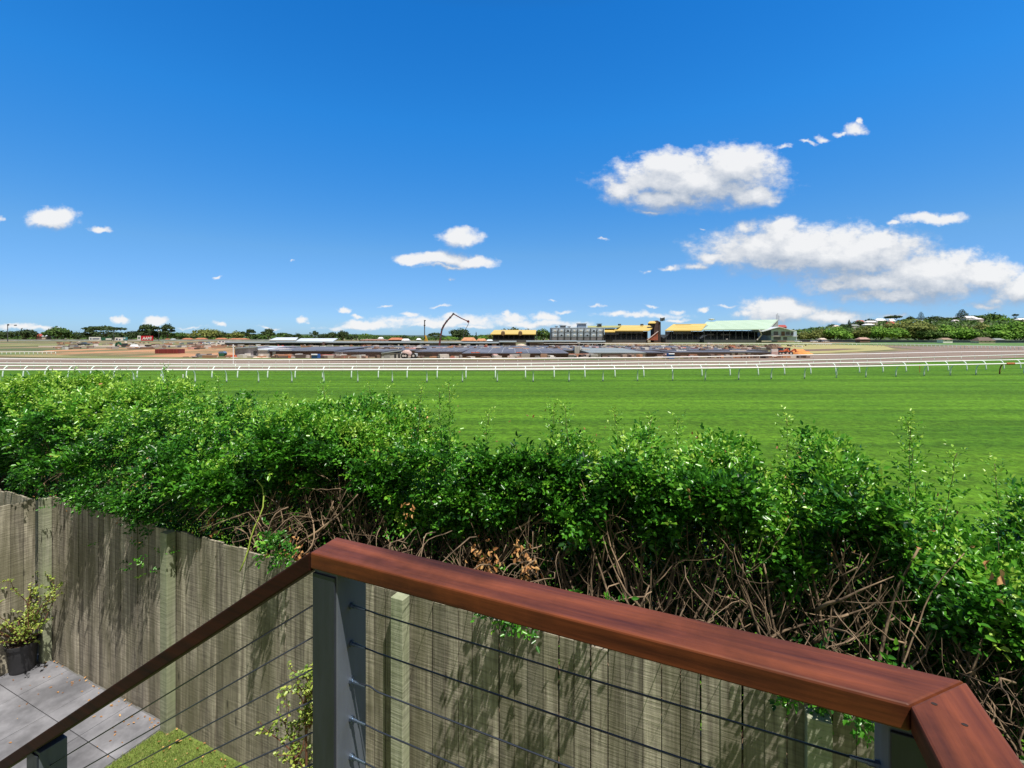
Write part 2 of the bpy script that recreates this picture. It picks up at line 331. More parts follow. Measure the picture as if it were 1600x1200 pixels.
# value noise
_tab = rng.random((256, 256))
def vn(x, y, oct=1):
    x = np.asarray(x, float); y = np.asarray(y, float); r = 0; a = 1; s = 0
    for o in range(oct):
        xi = np.floor(x).astype(int); yi = np.floor(y).astype(int); fx = x - xi; fy = y - yi
        fx = fx * fx * (3 - 2 * fx); fy = fy * fy * (3 - 2 * fy)
        g_ = lambda i, j: _tab[(xi + i + 37 * o) & 255, (yi + j + 91 * o) & 255]
        r = r + a * ((g_(0, 0) * (1 - fx) + g_(1, 0) * fx) * (1 - fy) + (g_(0, 1) * (1 - fx) + g_(1, 1) * fx) * fy)
        s += a; a *= .5; x = x * 2.03; y = y * 2.03
    return r / s
def unit(a): return a / np.maximum(np.linalg.norm(a, axis=-1, keepdims=True), 1e-9)
# ================================================================== THE YARD (coordinates s along the fence, q towards it, z up)
def sq_px(px, q):       # s where a column of the photograph meets the plane q
    k = (px - 800) / FPX
    return q * (k * TX + TY) / (k * NX + NY)
FQ, FZ, FS = 2.62, 1.765, -6.82      # paling fence: plane, height, corner

# patio
m = MB(); random.seed(3)
m.box(-9.5, -4.6, -1.5, 2.7, -.5, -.012); m.build('patio_base', M_grout, fr=YARD, base=(-7, 1, 0))['kind'] = 'structure'
m = MB(); q = 2.21 - .58 * 6; row = 0
while q < 2.6:
    q1 = min(q + .58, 2.60); s = -4.605
    off = [0, .0][row % 2]
    while s > -9.4:
        s1 = max(s - .565, -9.4)
        m.box(s1 + .003, s - .003, q + .003, q1 - .003, -.02, random.uniform(-.0008, .0008)); s = s1
    q = q1; row += 1
o = m.build('patio', M_tile, fr=YARD, base=(-7, 1, 0), bevel=.003); o['kind'] = 'structure'
m = MB(); m.box(-14, 4, 2.75, 4.9, -.6, -.38); m.build('hedge_soil', M_soil, fr=YARD, base=(-4, 3.6, -.5))['kind'] = 'structure'
m = MB(); m.box(-4.597, 3.2, -3, 2.7, -.5, -.01); m.build('lawn_soil', M_lawn, fr=YARD, base=(-3, 1, 0))['kind'] = 'structure'
# lawn blades
n = 42000
bs = rng.uniform(-4.6, -2.4, n); bq = rng.uniform(1.5, 2.6, n)
hgt = rng.uniform(.012, .03, n); an = rng.uniform(0, 6.283, n); le = rng.normal(0, .012, (n, 2))
V = np.zeros((n, 3, 3)); w = .0022
V[:, 0] = np.c_[bs - w * np.cos(an), bq - w * np.sin(an), np.full(n, -.01)]
V[:, 1] = np.c_[bs + w * np.cos(an), bq + w * np.sin(an), np.full(n, -.01)]
V[:, 2] = np.c_[bs + le[:, 0], bq + le[:, 1], hgt - .01]
lo = npmesh('lawn_grass', V.reshape(-1, 3), np.arange(3 * n).reshape(n, 3), rng.random(n), M_blade, fr=YARD, base=(-3, 1, 0)); lo['kind'] = 'stuff'
tag(lo, 'short bright green lawn beside the grey patio tiles', 'grass')

# paling fences
def paling_row(mb, along, a, b, c, z1, inner, wob=1):
    """palings from a to b on the axis 'along', face at c, thickness going away by inner"""
    x = a; sgn = 1 if b > a else -1
    while (b - x) * sgn > .02:
        w_ = random.choice([.094, .097, .1, .098, .092]); x1 = x + sgn * min(w_, abs(b - x)); gap = random.choice([.003, .004, .005, .009]) * sgn
        d = random.uniform(-.004, .004); t = z1 + random.uniform(-.018, .010) * wob; lean = random.uniform(-.004, .004)
        lo_, hi_ = (x, x1 - gap) if sgn > 0 else (x1 - gap, x)
        f0, f1 = sorted((c + d, c + d + inner))
        if along == 's': pts = [(lo_, f0, -.05), (hi_, f0, -.05), (hi_ + lean, f0, t), (lo_ + lean, f0, t)]; ext = (0, f1 - f0, 0)
        else: pts = [(f0, lo_, -.05), (f0, lo_ + (hi_ - lo_), -.05), (f0, hi_ + lean, t), (f0, lo_ + lean, t)]; ext = (f1 - f0, 0, 0)
        mb.prism(pts, ext); x = x1
fence = thing('paling_fence', 'long weathered timber paling fence below the hedge, streaked with twig shadows', 'fence', (-2, FQ, 0), YARD)
m = MB(); paling_row(m, 's', FS, 3.6, FQ, FZ, .016); m.build('palings', M_pal, fence)
random.seed(4)
for ps in (-6.72, -4.54, -1.985, .40, 2.5):
    m = MB(); m.box(ps - .05, ps + .05, FQ - .082, FQ - .006, -.05, FZ - (.0 if ps != .40 else .015)); m.build('post', M_fpost, fence, bevel=.004)
m = MB()
for z in (.35, 1.35): m.box(FS, 3.6, FQ + .024, FQ + .066, z, z + .07)
m.build('fence_rails', M_pal, fence)
f2 = thing('paling_fence', 'short pale paling fence return at the left edge behind the potted shrub', 'fence', (FS, 1.5, 0), YARD)
m = MB(); paling_row(m, 'q', FQ - .09, -1.2, FS, FZ, -.016); m.build('palings', M_pal, f2)
m = MB(); m.box(FS - .09, FS - .02, .3, .4, 0, FZ); m.build('post', M_fpost, f2)
f3 = thing('paling_fence', 'neighbouring grey paling fence just visible over the top of the left fence', 'fence', (-9, FQ + .1, 0), YARD)
m = MB(); paling_row(m, 's', FS - .1, -12.6, FQ + .12, 1.59, .016); m.build('palings', M_pal, f3)
m = MB(); m.box(-9.3, -9.2, FQ + .145, FQ + .22, 0, 1.56); m.build('post', M_fpost, f3)

# deck landing and its railing
DZ, RZ, RT = 1.88, 2.88, .047
M_deck = mat('deck_board', (.12, .05, .03), .7, var=.3, scale=(1, 12, 12), nscale=2, tint=('mul', .8, 1.1))
dk = thing('deck', 'raised timber stair landing inside the cable railing', 'deck', (-.4, 0, 0), YARD)
m = MB(); q = -.6
while q < 1.0: m.box(-1.08, .27, q, q + .086, DZ - .02, DZ); q += .09
m.build('deck_boards', M_deck, dk)
m = MB(); m.box(-1.08, .27, -.6, .99, DZ - .16, DZ - .024); m.build('joists', M_deck, dk)
rl = thing('deck_railing', 'red-brown timber handrail with dark posts and steel cables around the landing', 'railing', (-.4, 1.05, 0), YARD)
m = MB(); m.prism([(-1.09, 1.0, RZ - RT), (.2856, 1.0, RZ - RT), (.397, 1.113, RZ - RT), (-1.102, 1.113, RZ - RT)], (0, 0, RT)); m.build('handrail', M_rail, rl, bevel=.0045)
m = MB(); m.prism([(.2870, .9995, RZ - RT), (.2870, -.6, RZ - RT), (.3985, -.6, RZ - RT), (.3985, 1.1125, RZ - RT)], (0, 0, RT))
o = m.build('handrail', M_side := mat('merbau_side', (.06, .016, .008), .42, spec=.25, col2=(.255, .068, .022), scale=(16, 1.1, 16), nscale=1.6, bump=.12, detail=9, ramp=(.3, .72)), rl, bevel=.0045)
blotch(M_side, .55, 3.0)
for (s_, q_) in ((.325, 1.02), (.352, .985), (.330, .52), (.362, .50)):
    m = MB(); m.prism([(s_ + .0045 * math.cos(t), q_ + .0035 * math.sin(t), RZ - .002) for t in np.linspace(0, 5.5, 8)], (0, 0, .0026)); m.build('screw_plug', flat('plug_dark', (.02, .012, .01), .9), o)
SLP = .683
m = MB(); a, b = -1.092, -3.35; z = lambda s: RZ - SLP * (-1.092 - s)
m.prism([(b, 1.0, z(b)), (a, 1.0, z(a)), (a, 1.0, z(a) - .056), (b, 1.0, z(b) - .056)], (0, .112, 0)); o = m.build('handrail', mat('merbau_shaded', (.014, .006, .005), .6, spec=.10, col2=(.04, .012, .007), scale=(1.1, 16, 16), nscale=1.6, bump=.12), rl, bevel=.0045); o['label'] = 'sloping stair handrail with its shade painted into the dark brown'  # darker merbau copy: the shade on this rail is put into its colour
M_body = mat('post_grey', (.11, .125, .15), .5, var=.12, scale=(6, 6, 1), nscale=4, bump=.05)
for (s0, s1, q0, q1, zt, z0) in ((-1.088, -1.0, 1.013, 1.132, RZ - RT, 0), (.262, .362, 1.016, 1.106, RZ - RT, 0), (-2.79, -2.695, 1.014, 1.11, z(-2.7) - .075, 0)):
    m = MB(); m.box(s0, s1, q0, q1, z0, zt - .001); p = m.build('post', M_body, rl, bevel=.003)
    m = MB(); m.box(s0 + .0005, s1 - .004, q0 - .007, q0 - .0005, z0, zt - .013); m.build('cover_board', M_post, p, bevel=.0015)
for k in range(8):
    zc = RZ - .166 - .111 * k
    m = MB(); kink = .006 if k == 2 else 0
    m.tube([(-.99, 1.066, zc), (-.93, 1.066, zc + kink), (-.9, 1.066, zc - .002), (-.3, 1.066, zc - .003), (.262, 1.066, zc)], .0022, 6)
    c = m.build('cable', M_cable, rl, smooth=True)
    for (sa, sb_) in ((-1.0, -.945), (.262, .215)):
        m = MB(); d = 1 if sb_ > sa else -1
        m.tube([(sa, 1.066, zc), (sa + .008 * d, 1.066, zc), (sa + .0082 * d, 1.066, zc), (sa + .02 * d, 1.066, zc), (sa + .0202 * d, 1.066, zc), (sb_, 1.066, zc)], [.009, .009, .0055, .0055, .0042, .0034], 8)
        m.build('fitting', M_fit, c)
for k in range(8):
    zc = RZ - .158 - .096 * k
    m = MB(); m.tube([(-1.088, 1.05, zc), (-2.695, 1.05, zc - SLP * 1.607)], .0026, 6); m.build('cable', M_cable, rl, smooth=True)

# ------------------------------------------------------------------ leaves
def leaves(base, dirv, nrm, L, Wd, fold=.25):
    """n folded leaves: 6 vertices, two quads each"""
    d = unit(dirv); side = unit(np.cross(d, nrm)); up = np.cross(side, d)
    L = L[:, None]; Wd = Wd[:, None]
    P = np.stack([base, base + d * L * .3 + side * Wd * .5 + up * Wd * fold, base + d * L * .68 + side * Wd * .42 + up * Wd * fold, base + d * L - up * L * .06,
                  base + d * L * .68 - side * Wd * .42 + up * Wd * fold, base + d * L * .3 - side * Wd * .5 + up * Wd * fold], 1)
    n = len(base); i = (np.arange(n) * 6)[:, None]
    F = np.concatenate([i + np.array([[0, 3, 2, 1]]), i + np.array([[0, 5, 4, 3]])], 1).reshape(-1, 4)
    return P.reshape(-1, 3), F
def sprigs(base, d, up, size, tint, nl=9, r=rng):
    """compound sprigs: leaflets in pairs along a stalk"""
    n = len(base); d = unit(d); side = unit(np.cross(d, up)); upv = np.cross(side, d)
    B, D, N, T, LL = [], [], [], [], []
    for k in range(nl):
        f = (k + 1) / nl; sg = 1 if k % 2 else -1
        if k == nl - 1: sg = 0
        droop = -f * f * .25
        b = base + d * (size * f)[:, None] + upv * (size * droop)[:, None] + r.normal(0, .006, (n, 3))
        dv = d * (.55 if sg else 1) + side * sg * .85 + upv * r.normal(.05, .3, (n, 1)) + r.normal(0, .22, (n, 3))
        B.append(b); D.append(dv); N.append(unit(upv + r.normal(0, .45, (n, 3)))); T.append(np.clip(tint + r.normal(0, .1, n) + f * .08, 0, 1))
        LL.append(size * r.uniform(.24, .36, n))
    B, D, N, T, LL = map(np.concatenate, (B, D, N, T, LL))
    V, F = leaves(B, D, N, LL, LL * r.uniform(.46, .6, len(LL)))
    return V, F, np.repeat(T, 2)
def merge(parts):
    Vs, Fs, Ts = [], [], []; n = 0
    for V, F, T in parts: Vs.append(V); Fs.append(F + n); Ts.append(T); n += len(V)
    return np.concatenate(Vs), np.concatenate(Fs), np.concatenate(Ts)

# ------------------------------------------------------------------ hedge
SIL = [(-60, 596), (0, 593), (60, 590), (100, 584), (150, 581), (200, 588), (240, 592), (300, 592), (330, 600), (385, 612), (404, 640), (430, 646), (470, 622), (500, 614), (560, 612), (640, 614), (698, 626), (712, 660), (760, 660), (850, 648), (900, 652), (960, 656), (1000, 660), (1050, 666), (1100, 676), (1150, 678), (1220, 672), (1270, 676), (1330, 690), (1400, 698), (1450, 698), (1500, 722), (1540, 752), (1570, 764), (1620, 762), (1700, 770)]
OFF = {-60: 0.397, 0: 0.397, 60: 0.6, 100: 0.26, 150: 0.111, 200: 0.6, 240: 0.185, 300: 0.14, 330: 0.6, 385: 0.052, 404: 0.461, 430: 0.6, 470: 0.049, 500: 0.6, 560: 0.117, 640: 0.244, 698: 0.6, 712: 0.6, 760: 0.557, 850: 0.491, 900: 0.231, 960: 0.6, 1000: 0.09, 1050: 0.48, 1100: 0.133, 1150: 0.125, 1220: 0.6, 1270: 0.085, 1330: 0.151, 1400: 0.6, 1450: 0.461, 1500: 0.575, 1540: 0.361, 1570: 0.6, 1620: 0.063, 1700: 0.063}
_ss, _zz = [], []
for px, py in SIL:
    s = sq_px(px, 4.05); Yq = -s * .4106 + 4.05 * .9118
    _ss.append(s); _zz.append(CAMZ - (py - HOR) / FPX * Yq - OFF.get(px, .15))
def ztop(s): return np.interp(s, _ss, _zz)
def qfront(s): return np.interp(s, [-13, -8, -7, -5.6, -4.7, -3.6, -2.4, -1, 0, .7, 1.05, 1.4, 2.3], [2.95, 2.8, 2.52, 2.42, 2.44, 2.82, 3.05, 3.08, 3.08, 3.03, 2.97, 2.9, 2.85])
def zleaf(s): return np.interp(s, [-13, -9, -7, -5.8, -4.7, -3.8, -3.05, -2.4, -1.3, -.46, .22, .78, 1.0, 1.25, 1.6, 2.3], [1.5, 1.7, 2.0, 1.96, 1.84, 1.98, 2.32, 2.58, 2.64, 2.61, 2.58, 2.53, 2.40, 2.26, 2.1, 2.0])
QB = 4.35
hedge = thing('hedge', 'tall green hedge with bare tangled brown branches showing under its leafy top', 'hedge', (-4, 3.6, -.5), YARD)
def srand(n): # denser towards the near right end
    u_ = rng.random(n); return np.where(rng.random(n) < .60, rng.uniform(-4.4, 2.8, n), rng.uniform(-13.2, -4.0, n))
parts = []
def bump(s, z, q): return (vn(s * 2.2 + 5, z * 2.6 + q * 2.2, 2) - .5)
# top and face shell
n = 46000; s = srand(n); zt = ztop(s); qf = qfront(s)
kind = rng.random(n)
q = np.where(kind < .5, rng.uniform(0, 1, n) ** 1.0, 0); zb = zleaf(s)
top = kind < .52
q = np.where(top, qf + .12 + (QB - .05 - qf - .12) * rng.random(n), qf)
zf = zb + (zt - .1 - zb) * rng.random(n) ** .8
z = np.where(top, zt - .14 * np.clip((qf + .55 - q) / .55, 0, 1) ** 2, zf)
tt = np.clip((zt - z) / np.maximum(zt - zb, .1), 0, 1)
q = np.where(top, q, qf + .13 * (1 - np.clip(tt * 3, 0, 1)) + .25 * np.clip(tt - .45, 0, 1))
bn = bump(s, z, q)
nrm = np.where(top[:, None], np.c_[np.zeros(n), np.full(n, -.15), np.ones(n)], np.c_[np.zeros(n), -np.ones(n), np.full(n, .35)])
dep = rng.exponential(.055, n)
pos = np.c_[s, q, z] + unit(nrm) * (bn * np.where(top, .15, .22) - dep)[:, None]
# gaps: ragged lower fringe and holes in the face
hole = vn(s * 3.1 + 40, z * 3.3, 2)
keep = top | (hole > .34 + .2 * tt)
keep &= ~(~top & (s < -5.0) & (tt > .35) & (hole < .58))
keep &= (vn(s * 7.5 + 11, (z + q) * 7.5 + 4, 2) > np.where(top, .30, .40))
keep &= rng.random(n) < np.where(s < -5.5, .85, 1)
dv = nrm * np.where(top, .42, .75)[:, None] + rng.normal(0, .55, (n, 3)) + np.array([0, 0, .12])
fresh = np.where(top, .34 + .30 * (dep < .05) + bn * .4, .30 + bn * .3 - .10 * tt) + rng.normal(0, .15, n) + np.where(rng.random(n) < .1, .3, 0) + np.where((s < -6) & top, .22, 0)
size = rng.uniform(.08, .155, n) * np.where(s < -6, 1.2, 1)
i = np.where(keep)[0]
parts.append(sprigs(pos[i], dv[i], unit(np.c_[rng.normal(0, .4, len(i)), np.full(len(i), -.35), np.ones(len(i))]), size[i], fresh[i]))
# interior of the canopy and the far side, always in the shade of the rest
n = 15000; s = srand(n); zt = ztop(s); qf = qfront(s)
deep = rng.random(n) < .42
q = np.where(deep, rng.uniform(3.75, QB, n), qf + .15 + (QB - qf - .2) * rng.random(n))
z = np.where(deep, rng.uniform(.3, 1, n) * zt, zt - np.where(s > -3.4, rng.uniform(.10, .24, n), rng.uniform(.12, .42, n)))
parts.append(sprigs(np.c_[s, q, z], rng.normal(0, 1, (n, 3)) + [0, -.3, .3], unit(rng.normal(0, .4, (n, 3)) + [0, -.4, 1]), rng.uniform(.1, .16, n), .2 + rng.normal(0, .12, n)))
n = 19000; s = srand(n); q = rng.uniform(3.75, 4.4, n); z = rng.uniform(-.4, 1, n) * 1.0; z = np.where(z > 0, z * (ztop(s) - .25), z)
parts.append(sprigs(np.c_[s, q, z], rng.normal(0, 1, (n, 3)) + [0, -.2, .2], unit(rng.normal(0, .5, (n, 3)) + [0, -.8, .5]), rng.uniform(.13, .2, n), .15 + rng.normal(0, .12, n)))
# sparse sprouts low among the bare branches
n = 3600; s = srand(n); q = qfront(s) + rng.uniform(.05, .7, n); z = rng.uniform(1.2, 2.45, n)
i = np.where(vn(s * 4 + 9, z * 4 + 3, 1) > .60)[0]
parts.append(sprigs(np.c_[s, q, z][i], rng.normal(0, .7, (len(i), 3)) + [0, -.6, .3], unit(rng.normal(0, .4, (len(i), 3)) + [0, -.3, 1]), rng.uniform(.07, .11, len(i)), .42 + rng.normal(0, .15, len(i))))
# overhang above the palings (these throw the long streaks of shade on them)
n = 2600; s = rng.uniform(-6.9, 1.4, n); q = FQ - rng.uniform(-.02, .24, n); z = CAMZ - (CAMZ - FZ - .02) * q / FQ + rng.uniform(.0, .22, n)
i = np.where(vn(s * 2.6 + 70, z * .6, 2) > np.interp(s, [-7, -4.8, -4.4, 0, 1.4], [.42, .46, .66, .62, .60]))[0]
parts.append(sprigs(np.c_[s, q, z][i], rng.normal(0, .5, (len(i), 3)) + [0, -.35, -.1], unit(rng.normal(0, .3, (len(i), 3)) + [0, -.3, 1]), rng.uniform(.07, .12, len(i)), .34 + rng.normal(0, .15, len(i))))
# leafy sprouts low at the right end, beyond the rail corner
n = 420; s = rng.uniform(.95, 2.1, n); z = rng.uniform(.9, 1.75, n) - .25 * (1.5 - np.minimum(s, 1.5)); q = 2.72 + rng.exponential(.12, n)
i = np.where(vn(s * 3 + 2, z * 3 + 8, 2) > .40)[0]
parts.append(sprigs(np.c_[s, q, z][i], rng.normal(0, .5, (len(i), 3)) + [0, -.5, .3], unit(rng.normal(0, .4, (len(i), 3)) + [0, -.3, 1]), rng.uniform(.09, .16, len(i)), .38 + rng.normal(0, .15, len(i))))
# upright young shoots breaking the outline
SHOOT = [(262, 574, 3.7), (205, 582, 3.9), (118, 577, 3.9), (60, 585, 3.9), (508, 603, 3.8), (580, 602, 3.9), (612, 607, 3.9), (655, 606, 3.7), (706, 599, 3.5), (690, 612, 3.5), (868, 630, 3.8), (880, 634, 3.7), (1018, 652, 3.9), (1060, 655, 3.8), (1230, 652, 3.8), (1415, 655, 3.7), (1425, 668, 3.6), (1490, 706, 3.8), (1562, 728, 3.7), (760, 648, 3.8), (960, 646, 3.9), (340, 590, 3.8), (445, 622, 3.9)]
stem = MB()
for (px, py, q0) in SHOOT:
    s0 = sq_px(px, q0); Yq = -s0 * .4106 + q0 * .9118; z1 = CAMZ - (py - HOR) / FPX * Yq; z0 = float(ztop(s0)) - .12
    if z1 < z0 + .08: z1 = z0 + .12
    lx, lq = random.uniform(-.08, .08), random.uniform(-.05, .05)
    k = max(4, int((z1 - z0) / .022)); f = np.linspace(0, 1, k)
    b = np.c_[s0 - lx + lx * f + rng.normal(0, .004, k), q0 + lq * f, z0 + (z1 - z0) * f]
    stem.tube(b[::3].tolist() + [b[-1].tolist()], .002, 4, tint=.1)
    a = np.arange(k) * 2.4 + random.random() * 6
    dv = np.c_[np.cos(a), np.sin(a), .75 + .9 * f ** 2]
    parts.append(sprigs(b, dv, np.tile([0, -.2, 1.], (k, 1)), .05 + .055 * np.sin(np.pi * (.25 + .7 * f)) + rng.uniform(0, .02, k), np.clip(.38 + .5 * f + rng.normal(0, .08, k), 0, 1), nl=7))
V, F, T = merge(parts)
npmesh('foliage', V, F, T, M_leaf, hedge)
# branches: several stems to a plant, forking upwards and outwards, with crossing twigs in front
def wander(p, d, L, k, jit, up=.0):
    pts = [Vector(p)]; d = Vector(d).normalized()
    for i_ in range(k):
        d = (d + Vector((random.gauss(0, jit), random.gauss(0, jit), random.gauss(0, jit * .7) + up))).normalized(); pts.append(pts[-1] + d * (L / k))
    return pts
def put(pts, rad, n, tint=None):     # keep a branch only as far as it stays inside the clipped hedge
    k = 0
    for p in pts:
        s_, q_, z_ = p; qf_ = float(qfront(s_))
        if z_ > float(ztop(s_)) - .24 or (q_ < FQ + .06 and z_ < FZ + .12) or q_ < FQ - .15 or (q_ < qf_ + .02 and z_ > float(zleaf(s_)) + .12) or q_ < qf_ - .22: break
        k += 1
    if k >= 3: stem.tube(pts[:k], [rad[i_] * (1 - .75 * i_ / (k - 1)) for i_ in range(k)], n, tint)
random.seed(21); s0 = -12.5
while s0 < 2.8:
    for j in range(random.choice((2, 3, 3, 4)) if s0 > -4 else 2):
        p = (s0 + random.gauss(0, .07), random.uniform(2.96, 3.5) - (.2 if s0 > -.2 else 0), random.uniform(.2, 1.0)); tn = random.random()
        tr = wander(p, (random.gauss(0, .3), random.gauss(-.05, .15), 1), random.uniform(1.4, 2.2), 13, .2, .13)
        r0 = random.choice((.009, .012, .015, .022)); put(tr, [r0 * (1 - .5 * k / 13) for k in range(14)], 6, tn)
        for b_ in range(random.choice((2, 3, 4)) if s0 > -4.5 else 1):
            k = random.randint(4, 11)
            br = wander(tr[k], (random.gauss(0, .7), random.gauss(-.25, .35), random.uniform(.4, 1.2)), random.uniform(.4, 1.0), 8, .24, .14)
            r1 = r0 * random.uniform(.35, .6); put(br, [r1 * (1 - .6 * i_ / 8) for i_ in range(9)], 5, min(1, tn + .1))
            for c_ in range(random.choice((1, 2, 3)) if s0 > -4.5 else 1):
                tw = wander(br[random.randint(2, 8)], (random.gauss(0, .8), random.gauss(-.3, .4), random.gauss(.5, .6)), random.uniform(.12, .45), 5, .3)
                put(tw, [.0042 * (1 - .6 * i_ / 5) for i_ in range(6)], 4, random.uniform(.3, 1))
    s0 += .135 if s0 > -3.5 else .34
for _ in range(330):                                   # loose crossing twigs along the bare face
    s_ = random.uniform(-4.2, 1.7); q_ = float(qfront(np.array(s_))) + random.uniform(-.1, .4); z_ = random.uniform(1.3, 2.5)
    tw = wander((s_, q_, z_), (random.gauss(0, .75), random.gauss(-.05, .2), random.gauss(.6, .7)), random.uniform(.15, .75), 7, .26)
    r1 = random.choice((.002, .003, .004, .006)); put(tw, [r1 * (1 - .5 * i_ / 7) for i_ in range(8)], 5, random.uniform(.35, 1))
for _ in range(150):                                   # sinuous stems at the cut face, bowing and forking into the leaves above
    s_ = random.uniform(-3.9, 1.5); qf_ = float(qfront(np.array(s_))); zt_ = min(float(zleaf(np.array(s_))) + random.uniform(-.05, .12), float(ztop(s_)) - .28); z_ = random.uniform(1.0, 1.75)
    A, B, w1, p1, p2 = random.gauss(0, .07), random.gauss(0, .05), random.uniform(2.5, 6), random.random() * 6, random.random() * 6; ln = random.gauss(0, .22); dq = random.uniform(-.12, .16); rr = random.choice((.003, .005, .006, .008, .012)); tn = random.uniform(.15, .9)
    pts = [(s_ + ln * f + A * math.sin(w1 * f + p1) + random.gauss(0, .004), qf_ + dq + B * math.sin(4 * f + p2) + .12 * f, z_ + (zt_ - z_) * f) for f in np.linspace(0, 1, 12)]
    stem.tube(pts, [rr * (1 - .6 * f) for f in np.linspace(0, 1, 12)], 6, tn)
    for _k in range(random.choice((1, 2, 2, 3))):
        p_ = pts[random.randint(4, 9)]; sg = random.choice((-1, 1)); L_ = random.uniform(.12, .4)
        stem.tube([(p_[0] + sg * L_ * (f ** .8) * .7 + random.gauss(0, .004), p_[1] + random.gauss(0, .006) + .05 * f, p_[2] + L_ * f ** 1.4) for f in np.linspace(0, 1, 7)], [rr * .5 * (1 - .75 * f) for f in np.linspace(0, 1, 7)], 5, tn)
for _ in range(75):                                    # dead twigs lying over the fence top at the left, and under the rail
    s_ = random.uniform(-7, -3.4); q_ = random.uniform(2.6, 3.1); z_ = random.uniform(1.78, 2.0)
    tw = wander((s_, q_, z_), (random.gauss(0, 1), random.gauss(.1, .3), random.gauss(.15, .25)), random.uniform(.2, .6), 6, .25)
    if min(p[1] for p in tw) > FQ - .12: stem.tube(tw, [random.choice((.003, .005, .008)) * (1 - .5 * i_ / 6) for i_ in range(7)], 5, random.uniform(.5, 1))
for _ in range(70):                                   # thin dead twigs leaning out over the palings
    s_ = random.uniform(-6.6, 1.3); q_ = random.uniform(2.72, 2.9); d_ = random.uniform(.04, .26); q2 = FQ - d_; z2 = CAMZ - (CAMZ - FZ - .03) * q2 / FQ + random.uniform(0, .12); z_ = z2 + random.uniform(-.05, .2); ds = random.gauss(0, .12)
    kx, kz, rr = random.gauss(0, .05), random.gauss(.05, .03), random.choice((.003, .004, .006))
    stem.tube([(s_ + ds * f + kx * math.sin(f * 5), q_ + (q2 - q_) * f, z_ + (z2 - z_) * f + kz * math.sin(f * 3.1) + random.gauss(0, .006)) for f in np.linspace(0, 1, 7)], [rr * (1 - .8 * f) for f in np.linspace(0, 1, 7)], 4, random.uniform(.1, .7))
for _ in range(12):                                    # sawn stubs
    s_ = random.uniform(-3.6, 1.4); q_ = float(qfront(np.array(s_))) + random.uniform(.05, .3); z_ = random.uniform(1.55, 1.95)
    stem.tube([(s_, q_ + .2, z_ - .1), (s_ + random.gauss(0, .03), q_ + .06, z_ + .02), (s_ + random.gauss(0, .05), q_, z_ + .09)], [.009, .009, .008], 6, .9)
stem.build('branches', M_stem, hedge, smooth=True)
m = MB(); tw = wander((-3.62, 2.75, 2.3), (.6, .1, -.7), .75, 9, .18); m.tube(tw, .006, 6); m.build('young_stem', flat('green_stem', (.3, .4, .06), .5), hedge, smooth=True)
# dead leaf bunches
parts = []
for (px, py, q0, rr, cnt) in ((455, 868, 2.74, .085, 70), (470, 880, 2.72, .07, 40), (748, 868, 2.95, .08, 26), (768, 878, 2.95, .07, 34), (822, 880, 2.95, .07, 40), (812, 862, 2.98, .05, 16), (148, 642, 3.3, .14, 60), (640, 800, 3.05, .06, 12), (235, 722, 2.62, .1, 10), (1555, 880, 2.85, .05, 7), (1085, 760, 3.0, .04, 4), (150, 770, 2.75, .16, 26), (330, 835, 2.7, .1, 22), (450, 745, 2.9, .06, 8)):
    s1 = sq_px(px, q0); Yq = -s1 * .4106 + q0 * .9118; z1 = CAMZ - (py - HOR) / FPX * Yq
    c = np.array([s1, q0, z1]); b = c + rng.normal(0, 1, (cnt, 3)) * np.array([rr * .6, rr * .5, rr])
    L = rng.uniform(.028, .05, cnt); V, F = leaves(b, rng.normal(0, .6, (cnt, 3)) + [0, -.2, -.7], unit(rng.normal(0, 1, (cnt, 3))), L, L * .5, .35); parts.append((V, F, np.repeat(rng.random(cnt), 2)))
cnt = 240; s = rng.uniform(-8, 1.2, cnt); q = qfront(s) + rng.uniform(.0, .3, cnt); z = zleaf(s) + rng.uniform(-.25, .35, cnt)
L = rng.uniform(.018, .028, cnt); V, F = leaves(np.c_[s, q, z], rng.normal(0, .8, (cnt, 3)), unit(rng.normal(0, 1, (cnt, 3))), L, L * .5); parts.append((V, F, np.repeat(rng.random(cnt), 2)))
V, F, T = merge(parts); o = npmesh('dead_leaves', V, F, T, M_dead, hedge); o['label'] = 'dry orange-brown dead leaves hanging in bunches'

# wire fence behind the hedge
wf = thing('wire_fence', 'low wire fence with pale posts hidden behind the bare hedge branches', 'fence', (-3, 4.55, -.5), YARD)
for ps in (-11, -8.2, -5.6, -3, -.6, .86, 2.4):
    m = MB(); m.tube([(ps, 4.55, -.5), (ps, 4.55, 2.0)], .03, 8); m.build('post', flat('grey_post', (.3, .3, .28), .8), wf)
m = MB()
for z_ in np.arange(.2, 2.0, .16): m.tube([(-12, 4.52, z_), (2.5, 4.52, z_)], .002, 4)
m.build('wires', M_cable, wf)

